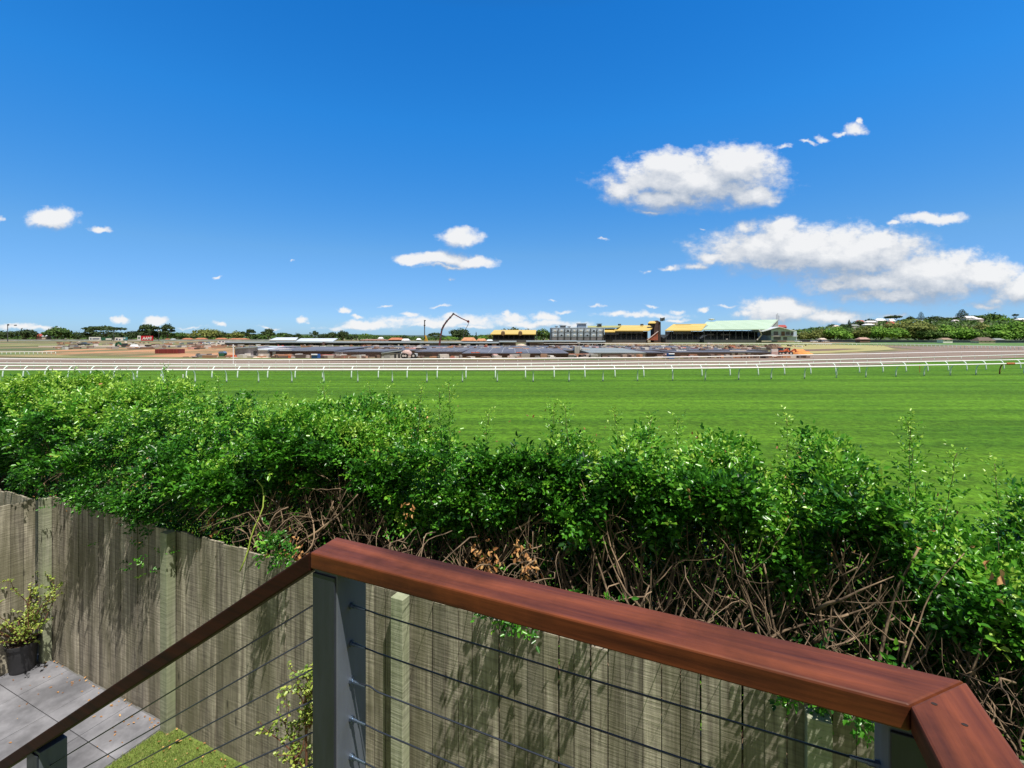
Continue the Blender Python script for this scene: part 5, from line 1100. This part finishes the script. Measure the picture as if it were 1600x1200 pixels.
m = MB(); pb(m, 1221, 1226.4, 518, 524.5, 291.8, .12); m.build('door', M_brick, r)
m = MB(); pb(m, 1192, 1204.6, 519, 524, 291, 2); m.build('balcony', M_darkin, r)
m = MB(); pb(m, 1205, 1247, 524.6, 525.4, 290.6, 1.2); m.build('balcony_slab', M_lgrey, r)
r = thing('house', 'house with red hipped roof behind the pavilion', 'house', GX(1222, 340)); m = MB(); pb(m, 1215, 1229, 510.5, 999, 340, 8); m.build('wall', M_brick, r); m = MB(); slab(m, [(1213.5, 511, 339), (1230, 511, 339), (1227, 507.6, 344), (1217, 507.6, 344)], .3); m.build('roof', M_redroof, r)

# far rails
running_rail('far white rail running along in front of the grandstands', [(840, 205), (1300, 205)], list(range(905, 1300, 7)), 1.05, 0, .10, .06, [840, 950, 1050, 1150, 1300])
running_rail('far white rail on many small posts curving round the turf at the right', [(1270, 215), (1420, 190), (1500, 165), (1600, 150), (1800, 140)], [1280 + k * 6.5 for k in range(64)], 1.05, .3, .09, .07, [1270, 1340, 1420, 1500, 1600, 1720, 1800])
r = thing('boundary_fence', 'low dark blue-grey fence at the foot of the trees on the far right', 'fence', GX(1440, 300))
m = MB(); pts = [GX(1248, 330), GX(1340, 318), GX(1450, 300), GX(1600, 285), GX(1800, 270)]
for a, b in zip(pts, pts[1:]): m.prism([a, b, b + Vector((0, 0, 1.5)), a + Vector((0, 0, 1.5))], (0, .15, 0))
m.build('panels', mat('fence_navy', (.06, .08, .12), .7, var=.3, nscale=.4), r)
m = MB()
for a, b in zip(pts, pts[1:]): m.beam(a + Vector((0, -.1, 1.56)), b + Vector((0, -.1, 1.56)), .2, .12)
m.build('top_rail', flat('fence_rail', (.25, .30, .36), .6), r)
car('white car parked right of the pavilion, in front of the trees', 1273, 312, M_whitep); car('dark car parked second to the right of the pavilion', 1279, 316, M_steel); car('silver car parked at the foot of the trees, third right of the pavilion', 1291, 318, M_lgrey)
car('white van-like car parked against the pavilion', 1248, 310, M_whitep)
# ------------------------------------------------------------------ trees, houses and hill
M_bark = mat('bark', (.12, .09, .06), .9, var=.3, nscale=2)
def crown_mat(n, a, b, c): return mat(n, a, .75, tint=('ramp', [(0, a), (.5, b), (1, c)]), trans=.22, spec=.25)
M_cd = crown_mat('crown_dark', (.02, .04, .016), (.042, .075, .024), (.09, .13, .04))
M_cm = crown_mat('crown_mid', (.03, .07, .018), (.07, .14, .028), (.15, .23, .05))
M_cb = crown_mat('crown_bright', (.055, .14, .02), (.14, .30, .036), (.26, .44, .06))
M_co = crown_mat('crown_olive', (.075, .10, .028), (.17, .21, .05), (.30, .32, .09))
def lobes_crown(lobes, n, leaf, r_):
    """leaf-clump quads spread through several ellipsoids (center, radii)"""
    vol = np.array([a * b * c for (_, (a, b, c)) in lobes]) ** .72; pk = r_.choice(len(lobes), n, p=vol / vol.sum())
    C = np.array([c for c, _ in lobes])[pk]; S = np.array([s for _, s in lobes])[pk]
    d = unit(r_.normal(0, 1, (n, 3))); d[:, 2] = np.where(d[:, 2] < -.35, -d[:, 2] * .6, d[:, 2])
    rad = r_.random(n) ** .38 * (1 + .22 * (vn(d[:, 0] * 3 + pk * 7, d[:, 1] * 3 + d[:, 2] * 3, 2) - .5) * 2)
    P = C + d * S * rad[:, None]
    nr = unit(d + r_.normal(0, .55, (n, 3)) + [0, 0, .35]); t1 = unit(np.cross(nr, r_.normal(0, 1, (n, 3)))); t2 = np.cross(nr, t1)
    L = leaf * r_.uniform(.5, 1.25, n)[:, None]; k = r_.uniform(.5, .9, n)[:, None]
    V = np.stack([P - t1 * L, P - t2 * L * k + nr * L * .2, P + t1 * L, P + t2 * L * k - nr * L * .1], 1).reshape(-1, 3)
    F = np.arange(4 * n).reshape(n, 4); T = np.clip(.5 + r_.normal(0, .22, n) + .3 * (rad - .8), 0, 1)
    return V, F, T
def tree(label, px, yt, w, Y, mt, kind='round', n=700, yb=None, group=None, name=None, seed=None, cat='tree', base=None):
    r_ = np.random.default_rng(seed if seed is not None else int(px * 10) + int(Y)); rd = random.Random(int(px * 7) + int(Y))
    g_ = base if base is not None else GX(px, Y); H = P3(px, yt, Y).z - g_.z; Wd = w / FPX * Y / 2 * 1.12
    t = thing(name or {'pine': 'pine_tree', 'conifer': 'conifer_tree'}.get(kind, 'tree'), label, cat, g_, WORLD, group)
    lobes = []; tr = MB(); c = Vector(g_)
    th = H * .03 + .08
    if kind in ('round', 'flat', 'ragged', 'low'):
        cl = {'round': .16, 'flat': .34, 'ragged': .26, 'low': .05}[kind]
        nl = {'round': 9, 'flat': 7, 'ragged': 8, 'low': 9}[kind]
        tr.tube([c, c + Vector((rd.uniform(-.3, .3), 0, H * cl * .6)), c + Vector((rd.uniform(-.5, .5), 0, H * cl * 1.25))], [th, th * .8, th * .6], 7)
        for k in range(nl):
            a = k / nl * 6.283 + rd.uniform(-.3, .3); rr = Wd * (rd.uniform(.35, .68) if kind != 'ragged' else rd.uniform(.3, .8)); zc = cl + (1 - cl) * rd.uniform(.22, .66)
            if kind == 'flat': zc = rd.uniform(.74, .84)
            sz = (Wd * rd.uniform(.3, .45), Wd * rd.uniform(.3, .45), H * (1 - cl) * (rd.uniform(.2, .3) if kind != 'flat' else rd.uniform(.16, .24)))
            if kind == 'ragged': sz = (Wd * rd.uniform(.22, .36), Wd * rd.uniform(.22, .36), H * rd.uniform(.08, .16))
            p = c + Vector((math.cos(a) * rr, math.sin(a) * rr, H * zc)); p.z = min(p.z, g_.z + H - sz[2] * .9); lobes.append((tuple(p), sz))
            tr.tube([c + Vector((0, 0, H * cl * .9)), c + Vector((math.cos(a) * rr * .5, math.sin(a) * rr * .5, H * (cl + zc) / 2)), p], [th * .5, th * .35, th * .15], 5)
        sz = (Wd * .5, Wd * .5, H * (1 - cl) * (.36 if kind != 'flat' else .22)); lobes.append(((c.x + rd.uniform(-.15, .15) * Wd, c.y, g_.z + H - sz[2] * .95), sz))
        if kind == 'low' or kind == 'round': lobes.append(((c.x, c.y, g_.z + H * (cl + (1 - cl) * .4)), (Wd * .8, Wd * .8, H * (1 - cl) * .38)))
    elif kind == 'conifer':
        tr.tube([c, c + Vector((0, 0, H))], [th, .03], 7)
        for k in range(9): f = k / 8; lobes.append(((c.x, c.y, g_.z + H * (.12 + .84 * f)), (Wd * (1 - f * .88), Wd * (1 - f * .88), H * .085)))
    elif kind == 'pine':
        tr.tube([c, c + Vector((0, 0, H))], [th, .05], 7)
        for k in range(9):
            f = k / 8; zz = g_.z + H * (.3 + .68 * f); L_ = Wd * (1 - f * .78) * rd.uniform(.8, 1.1)
            for j in range(6):
                a = j / 6 * 6.283 + k * .5; e = Vector((c.x + math.cos(a) * L_, c.y + math.sin(a) * L_, zz + L_ * .12)); tr.tube([(c.x, c.y, zz), e], [th * .35, th * .12], 4)
                lobes.append((tuple(Vector((c.x, c.y, zz)).lerp(e, .75)), (L_ * .34, L_ * .34, H * .028)))
    tr.build('trunk', M_bark, t)
    V, F, T = lobes_crown(lobes, n, max(.18, min(Wd, H) * {'pine': .09, 'conifer': .13}.get(kind, .105) * (700 / n) ** .28), r_)
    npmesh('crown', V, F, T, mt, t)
    return t
LT = [  # the far left treeline, from left to right
 (-30, 514, 44, 440, M_cm, 'round', 'broad tree at the frame edge left of the tall light pole'), (4, 517, 30, 445, M_cd, 'round', 'dark low tree at the left edge behind the tall light pole'),
 (37, 514.5, 46, 440, M_cd, 'round', 'broad dark tree just right of the tall light pole'), (64, 523, 22, 470, M_cm, 'low', 'low bush beside the red roof in the left treeline'),
 (89, 509.5, 40, 430, M_cm, 'round', 'tall dense tree between the red roof and the white sign boards'), (119, 518.5, 36, 450, M_cd, 'round', 'lower dark tree left of the wide white sign board'),
 (141, 513, 22, 455, M_cd, 'ragged', 'thin tree with a ragged side branch above the wide white sign'), (165, 509.5, 52, 440, M_cd, 'flat', 'large flat-topped dark tree above the green sign board'), (172, 516, 60, 470, M_cd, 'low', 'dark thicket filling behind the flat-topped tree'),
 (203, 517.5, 28, 450, M_cd, 'low', 'low dark tree just left of the narrow white sign'), (229, 506, 32, 440, M_cd, 'ragged', 'tall dark ragged tree directly above the red sign'), (226, 514, 44, 460, M_cd, 'low', 'dark thicket behind the red sign'),
 (247, 515, 24, 450, M_cd, 'round', 'dark tree between the red sign and the forked tall tree'), (262, 505.5, 26, 442, M_cd, 'ragged', 'tall open tree with forked crown right of the red sign'), (275, 518.5, 40, 455, M_cm, 'round', 'mid green rounded tree right of the forked tall tree'), (291, 521, 30, 470, M_cd, 'low', 'low dark tree left of the wide olive tree'),
 (322, 513, 54, 440, M_co, 'round', 'wide olive-topped tree above the orange roofs'), (346, 518, 36, 460, M_cd, 'round', 'dark tree joined to the right of the wide olive tree'), (368, 517, 26, 450, M_co, 'round', 'olive tree above the white site office'), (390, 513.5, 22, 445, M_cd, 'ragged', 'narrow tall dark tree right of the white site office'),
 (404, 520.5, 20, 460, M_cm, 'low', 'low green tree between the narrow tall tree and the open crowned tree'), (420, 513, 24, 440, M_cd, 'ragged', 'open-crowned dark tree left of the white hall roof'), (453, 520.8, 18, 470, M_cd, 'round', 'small dark round tree above the white hall roof'), (464, 519.8, 14, 470, M_cd, 'round', 'smaller dark round tree above the middle of the two hall roofs'),
 (478, 523, 26, 480, M_cm, 'low', 'low green trees above the pale grey hall roof'), (492, 516.2, 15, 450, M_cd, 'ragged', 'upright dark tree above the pale grey hall roof'), (504, 521, 16, 460, M_cd, 'low', 'low dark tree right of the upright tree over the grey hall'), (518, 518, 22, 450, M_cd, 'round', 'dark tree at the right end of the grey hall roof'), (536, 516.5, 20, 445, M_cd, 'round', 'darker tall tree just right of the grey hall roof'), (549, 523, 16, 470, M_cd, 'low', 'low dark tree right of the dark tall pair by the grey hall'),
 (557, 521, 8, 450, M_cd, 'round', 'small narrow tree left of the low wooded stretch'), (580, 522.4, 36, 480, M_cm, 'low', 'wide low tree left of the orange tiled house'), (604, 523.8, 34, 500, M_cm, 'low', 'low tree directly behind the orange tiled house'), (632, 523, 16, 490, M_cd, 'low', 'small dark tree behind the white gabled house'), (648, 526, 26, 490, M_cm, 'low', 'low tree left of the piling rig mast'),
 (681, 519.5, 34, 440, M_cd, 'ragged', 'ragged olive-dark tree behind the pump boom'), (700, 525.5, 40, 450, M_cb, 'low', 'low bright green tree at the foot of the pump boom'), (719, 513, 36, 425, M_cd, 'round', 'large round dark tree right of the pump boom'), (735, 523, 22, 440, M_cm, 'low', 'low green tree right of the large round dark tree'),
 (744, 518, 6.5, 420, M_cd, 'conifer', 'small dark cypress right of the pump boom'), (756, 524.8, 22, 450, M_cb, 'low', 'low light green tree right of the cypress'), (767, 520, 14, 330, M_co, 'round', 'olive tree at the left end of the long yellow roof'),
 (790, 513.5, 40, 345, M_cd, 'round', 'dark treetop behind the left of the long yellow roof'), (806, 511.5, 36, 350, M_cd, 'round', 'dark treetop behind the middle of the long yellow roof'), (826, 513.4, 36, 345, M_cd, 'round', 'dark treetop behind the right of the long yellow roof'),
 (849, 513, 26, 320, M_cm, 'round', 'green tree between the long yellow roof and the gridded block'), (860, 517, 14, 318, M_cm, 'round', 'smaller green tree against the gridded block'),
]
for k, (px, yt, w, Y, mt, kind, lb) in enumerate(LT):
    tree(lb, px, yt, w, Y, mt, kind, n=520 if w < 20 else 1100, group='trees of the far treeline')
RTREES = [ # the big row behind the right end of the track
 (1256, 517, 22, 345, M_co, 'low', 'olive tree beside the pavilion, leftmost of the right-hand row'), (1280, 513.5, 36, 340, M_co, 'low', 'olive green tree second from the pavilion'), (1306, 510.5, 44, 335, M_cb, 'low', 'bright green broad tree third from the pavilion'), (1326, 512.5, 36, 345, M_cm, 'low', 'green tree right below the dark hill conifer'), (1350, 509.5, 36, 335, M_co, 'low', 'olive tree above the pinkish hut roof'), (1372, 510, 46, 330, M_cb, 'low', 'broad bright green tree right of the olive tree over the pinkish hut'),
 (1398, 512, 40, 326, M_cb, 'low', 'bright green tree left of the large olive-topped tree'), (1435, 499.5, 80, 330, M_co, 'low', 'largest olive-topped tree of the right-hand row'), (1448, 511, 60, 320, M_cm, 'low', 'dense green tree in front of the largest olive-topped tree'), (1480, 508, 48, 315, M_cb, 'low', 'bright green tree left of the white-walled hut'), (1505, 510, 44, 310, M_cb, 'low', 'bright green tree above the white-walled hut'),
 (1530, 505, 44, 325, M_co, 'low', 'olive tree above the brown hut'), (1528, 514, 34, 306, M_cm, 'low', 'green tree right behind the brown hut'), (1562, 506, 52, 305, M_cb, 'low', 'broad bright green tree right of the brown hut'), (1592, 502.5, 60, 300, M_cb, 'low', 'large bright green tree at the right edge'), (1640, 501, 66, 295, M_cb, 'low', 'large tree just beyond the right edge of the picture')]
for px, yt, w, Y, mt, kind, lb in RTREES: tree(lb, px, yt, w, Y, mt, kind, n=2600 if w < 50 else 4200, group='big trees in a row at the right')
# the far-off wood that closes the horizon behind them
nW = 9000; r_ = np.random.default_rng(5); pxs = r_.uniform(-260, 1010, nW); Yw = r_.uniform(500, 560, nW); hw = 6.0 + 5 * (vn(pxs * .03, pxs * 0 + 3.3, 3) - .5) * 2 - 2.0 * (pxs > 470)
P = np.c_[(pxs - 800) / FPX * Yw, Yw, 1 + np.maximum(hw, 2) * r_.random(nW) ** .6]
nr = unit(r_.normal(0, .7, (nW, 3)) + [0, -.5, .8]); t1 = unit(np.cross(nr, r_.normal(0, 1, (nW, 3)))); t2 = np.cross(nr, t1); L = r_.uniform(.9, 2.2, nW)[:, None]
V = np.stack([P - t1 * L, P - t2 * L * .7 + nr * L * .2, P + t1 * L, P + t2 * L * .7], 1).reshape(-1, 3)
fw = npmesh('far_wood', V, np.arange(4 * nW).reshape(nW, 4), np.clip(r_.normal(.45, .2, nW), 0, 1), M_cm, base=(-300, 530, 1)); fw['kind'] = 'stuff'; tag(fw, 'low dark band of far-off woodland along the left horizon', 'woodland')
# the hill and what stands on it
HP = [(1180, 526), (1230, 521), (1300, 515.5), (1380, 507.5), (1450, 503.5), (1500, 502), (1560, 502), (1600, 501.5), (1700, 500), (1900, 503), (2200, 522)]
def hill_z(X, Y):
    px = 800 + X / Y * FPX; ztop_ = CAMZ - (np.interp(px, [a for a, _ in HP], [b for _, b in HP]) - HOR) / FPX * 640
    f = min(1, max(0, (Y - 400) / 240)); f = f * f * (3 - 2 * f); b = 1 if Y < 640 else max(0, 1 - (Y - 640) / 500)
    return 1.0 + (ztop_ - 1.0) * f * b if px > 1180 else .9
vs, fs = [], []; xs_ = np.linspace(150, 1500, 70); ys_ = np.linspace(400, 1140, 36)
for Y in ys_:
    for X in xs_: vs.append((X, Y, hill_z(X, Y) - .2))
for j in range(35):
    for i_ in range(69): a = j * 70 + i_; fs.append((a, a + 1, a + 71, a + 70))
m = MB(); m.add(vs, fs); m.build('hill', mat('hill_green', (.05, .08, .03), .95, col2=(.12, .14, .06), nscale=.05), smooth=True)['kind'] = 'structure'
vs, fs = [], []
for k, X in enumerate(np.linspace(-2600, 700, 90)):
    px = 800 + X / 2600 * FPX; h = np.interp(px, [60, 420, 480, 520, 560, 640, 760, 1000], [1, 3, 6.5, 7, 5.5, 4.5, 3.5, 1]) / FPX * 2600 * (.85 + .3 * float(vn(X * .006, 2.2, 3))); vs += [(X, 2500, .9), (X, 2600, 3.5 + h * .9), (X, 2900, .9)]
    if k: a = 3 * (k - 1); fs += [(a, a + 3, a + 4, a + 1), (a + 1, a + 4, a + 5, a + 2)]
m = MB(); m.add(vs, fs); m.build('hills', mat('far_hills', (.05, .085, .07), .95, var=.25, nscale=.01), smooth=True)['kind'] = 'structure'  # a little distance haze mixed into the muted bluish green
def on_hill(px, Y): X = (px - 800) / FPX * Y; return Vector((X, Y, hill_z(X, Y) - .3))
HT = [(1268, 517, 22, 560, M_cm, 'low', 'dark tree low on the hill behind the row, first from the pavilion'), (1285, 514, 26, 580, M_cd, 'low', 'dark tree on the hill second behind the row'), (1302, 506, 22, 620, M_cd, 'low', 'dark hill tree above the broad bright tree'), (1318, 505.5, 22, 630, M_cd, 'low', 'dark hill tree left of the conifer'), (1327, 500, 11, 560, M_cd, 'conifer', 'dark narrow conifer on the hill'), (1340, 500.5, 26, 600, M_cd, 'low', 'dark domed hill tree right of the conifer'), (1359, 496.5, 13, 620, M_cd, 'round', 'small dark domed tree on the hill skyline'), (1381, 501.5, 26, 610, M_cm, 'low', 'hill tree between the white roofs and the red roof'), (1397, 493, 24, 630, M_cd, 'flat', 'flat-topped dark tree on the hill skyline'), (1412, 498, 16, 640, M_cm, 'low', 'low green hill tree right of the flat-topped one'), (1422, 493.5, 14, 620, M_cd, 'round', 'small dark tree left of the first hill pine'),
 (1439, 487.5, 12, 600, M_cd, 'pine', 'dark tiered pine on the hill skyline, left of two'), (1462, 493, 34, 600, M_cd, 'low', 'broad dark tree right of the left hill pine'), (1482, 495.5, 26, 600, M_cd, 'low', 'dark tree left of the right hill pine'), (1503, 484, 20, 590, M_cd, 'pine', 'tall tiered pine on the hill skyline, right of two'), (1515, 499, 22, 570, M_cm, 'low', 'green tree below the right hill pine'), (1545, 488.8, 42, 590, M_cm, 'low', 'large domed tree on the hill right of the white house'), (1562, 494.5, 30, 580, M_cb, 'low', 'green tree on the right slope of the hill'), (1530, 494, 20, 610, M_cd, 'low', 'dark tree behind the white hill house'), (1586, 490, 8, 590, M_cd, 'flat', 'small lone flat-topped tree near the right edge of the skyline'), (1603, 496, 26, 590, M_cm, 'low', 'green tree at the right edge of the hill skyline'), (1360, 508, 26, 500, M_cm, 'low', 'green tree halfway up the hill above the olive tree'), (1490, 505, 40, 480, M_cm, 'low', 'green tree halfway up the hill below the right pine'), (1405, 506, 24, 520, M_cd, 'low', 'dark tree halfway up the hill below the red roof'), (1245, 519, 18, 520, M_cd, 'low', 'dark tree behind the right side of the pavilion'), (1580, 503, 36, 470, M_cm, 'low', 'green tree halfway up the hill at the right edge')]
for px, yt, w, Y, mt, kind, lb in HT: tree(lb, px, yt, w, Y, mt, kind, n=700 if kind != 'pine' else 900, group='trees on the hill', base=on_hill(px, Y))
def house(label, x0, x1, yt, ye, Y, roof, wall, base=None, yb=999, hip=.18):
    g_ = base if base is not None else GX((x0 + x1) / 2, Y); r = thing('house', label, 'house', g_)
    m = MB(); a = P3(x0 + .6, ye, Y); b = P3(x1 - .6, ye, Y); D = max(5, (b.x - a.x) * .6); m.box(a.x, b.x, Y + .4, Y + D - .4, min(g_.z, a.z - 2.6) - .5, a.z + .05); m.build('wall', wall, r)
    m = MB(); a = P3(x0, ye, Y); b = P3(x1, ye, Y); t = P3(x0, yt, Y).z; k = (b.x - a.x) * hip
    A, B, C, D_ = Vector((a.x, Y, a.z)), Vector((b.x, Y, a.z)), Vector((b.x, Y + D, a.z)), Vector((a.x, Y + D, a.z)); E, F_ = Vector((a.x + k, Y + D / 2, t)), Vector((b.x - k, Y + D / 2, t))
    m.add([A, B, C, D_, E, F_], [(0, 1, 5, 4), (1, 2, 5), (2, 3, 4, 5), (3, 0, 4), (3, 2, 1, 0)]); m.build('roof', roof, r)
    m = MB(); n_ = max(1, int((x1 - x0) / 6))
    for j in range(n_): xa = x0 + (x1 - x0) * (j + .35) / n_; pb(m, xa, xa + (x1 - x0) * .3 / n_, ye + .5, ye + 1.5, Y + .33, .05)
    m.build('window', M_glass, r)
for lb, x0, x1, yt, ye, Y, rf, wl in (('small house with red-brown roof among the left trees', 55, 64, 521.5, 525.5, 440, M_redroof, M_brick), ('pale house right of the red-brown roof among the left trees', 64, 73, 523.5, 525.5, 430, M_wroof, M_cream),
  ('long low orange-roofed house left of three near the grey fence', 283, 298, 528.3, 530.2, 415, M_tileroof, M_cream), ('long low orange-roofed house, middle of three near the grey fence', 303, 320, 528.0, 530, 416, M_tileroof, M_cream), ('orange-roofed house behind the white site office', 335, 352, 528, 530, 415, M_tileroof, M_cream), ('long orange-roofed house right of the white site office', 353, 384, 528.4, 530.6, 412, M_tileroof, M_cream), ('tiny orange-roofed house left of the orange row', 255, 262, 529.2, 530.6, 415, M_tileroof, M_cream), ('small pale-roofed house right of the red sign', 264, 271, 529.2, 530.6, 414, M_wroof, M_cream),
  ('large orange tiled house left of the piling rig', 606, 630, 527.6, 531, 330, M_tileroof, M_brick), ('white gabled house right of the large orange tiled house', 627, 639, 529.2, 532, 325, M_whitep, M_cream), ('long low reddish roofed house left of the large orange tiled house', 560, 604, 530, 531.6, 340, flat('brown_roof', (.3, .16, .12), .8), M_cream), ('orange hip-roofed house below the large round tree', 720, 744, 527.2, 532.4, 290, mat('orange_roof_light', (.5, .24, .12), .8, var=.2, nscale=.5), M_brick), ('smaller orange hip-roofed house left of the long yellow roof', 744, 760, 529, 532.4, 285, mat('orange_roof_light', (.5, .24, .12)), M_cream), ('small white house left of the piling rig mast', 650, 657, 528.5, 531, 400, M_whitep, M_cream), ('tiny white house left of the orange tiled house', 590, 598, 526.8, 529, 450, M_whitep, M_cream), ('pale low house right of the smaller orange house', 760, 770, 530.4, 532.6, 280, M_wroof, M_brick)):
    house(lb, x0, x1, yt, ye, Y, rf, wl)
for lb, x0, x1, yt, ye, Y, rf, wl in (('pinkish roofed hut at the foot of the olive tree', 1344, 1361, 527.2, 530.2, 300, flat('pink_roof', (.42, .27, .22), .8), M_brick), ('white-walled hut with brown roof under the bright trees', 1474, 1490, 528, 530.6, 285, flat('tan_roof', (.30, .21, .15), .8), M_whitep), ('brown hip-roofed hut at the fence on the right', 1530, 1557, 527, 532.4, 275, flat('hut_roof', (.13, .095, .075), .8), M_cream), ('pale grey shed between the brown hut and the right edge', 1556, 1572, 528.5, 531, 290, M_shedroof, M_steel), ('low pale hut roof beside the parked cars', 1283, 1293, 528.2, 530.4, 325, M_cream, M_lgrey)):
    house(lb, x0, x1, yt, ye, Y, rf, wl)
for lb, x0, x1, yt, ye, Y, rf, wl in (('hill house with pinkish red roof left of the domed tree', 1340, 1353, 500, 503, 610, flat('dull_red', (.35, .13, .11), .8), M_cream), ('white-roofed hill house right of the conifer', 1355, 1372, 501, 503.4, 590, M_whitep, M_cream), ('white-roofed hill house on the skyline', 1370, 1386, 497.5, 501, 620, M_whitep, M_lgrey), ('long white-roofed hill house lower on the slope', 1352, 1368, 505.6, 507.6, 560, M_whitep, M_lgrey), ('hill house with bright red roof and white gable', 1388, 1401, 502, 506.4, 590, flat('bright_red', (.48, .07, .06), .7), M_whitep), ('white-gabled hill house above the red roof', 1390, 1400, 498, 502, 610, M_whitep, M_whitep), ('large white hill house right of the right pine', 1510, 1529, 493.5, 497, 580, M_whitep, M_whitep), ('pale hill house left of the right pine', 1491, 1500, 499.4, 501.6, 570, M_lgrey, M_whitep), ('pale-roofed hill house among trees right of the large white house', 1525, 1538, 496.8, 499, 570, M_lgrey, M_cream), ('cream hill house low on the left slope', 1304, 1313, 508, 510.4, 600, M_cream, M_cream), ('white house at the right edge of the skyline', 1592, 1606, 497, 499.5, 580, M_whitep, M_cream), ('grey-roofed hill house left of the long white roof', 1330, 1344, 506.8, 509, 560, M_shedroof, M_lgrey)):
    house(lb, x0, x1, yt, ye, Y, rf, wl, base=on_hill((x0 + x1) / 2, Y + 3))

nW = 9000; r_ = np.random.default_rng(8); pxs = r_.uniform(1225, 1760, nW); Yw = r_.uniform(420, 640, nW); hz = np.array([hill_z((a - 800) / FPX * b, b) for a, b in zip(pxs, Yw)])
hw = 3.5 + 5 * (vn(pxs * .06, Yw * .03, 3) - .35)
P = np.c_[(pxs - 800) / FPX * Yw, Yw, hz + np.maximum(hw, .6) * r_.random(nW) ** .7]
nr = unit(r_.normal(0, .7, (nW, 3)) + [0, -.5, .8]); t1 = unit(np.cross(nr, r_.normal(0, 1, (nW, 3)))); t2 = np.cross(nr, t1); L = r_.uniform(.8, 2.0, nW)[:, None]
V = np.stack([P - t1 * L, P - t2 * L * .7 + nr * L * .2, P + t1 * L, P + t2 * L * .7], 1).reshape(-1, 3)
fw = npmesh('hill_bushes', V, np.arange(4 * nW).reshape(nW, 4), np.clip(r_.normal(.45, .22, nW), 0, 1), M_cm, base=(500, 520, 5)); fw['kind'] = 'stuff'; tag(fw, 'green bushes covering the slope of the hill at the right', 'bushes')
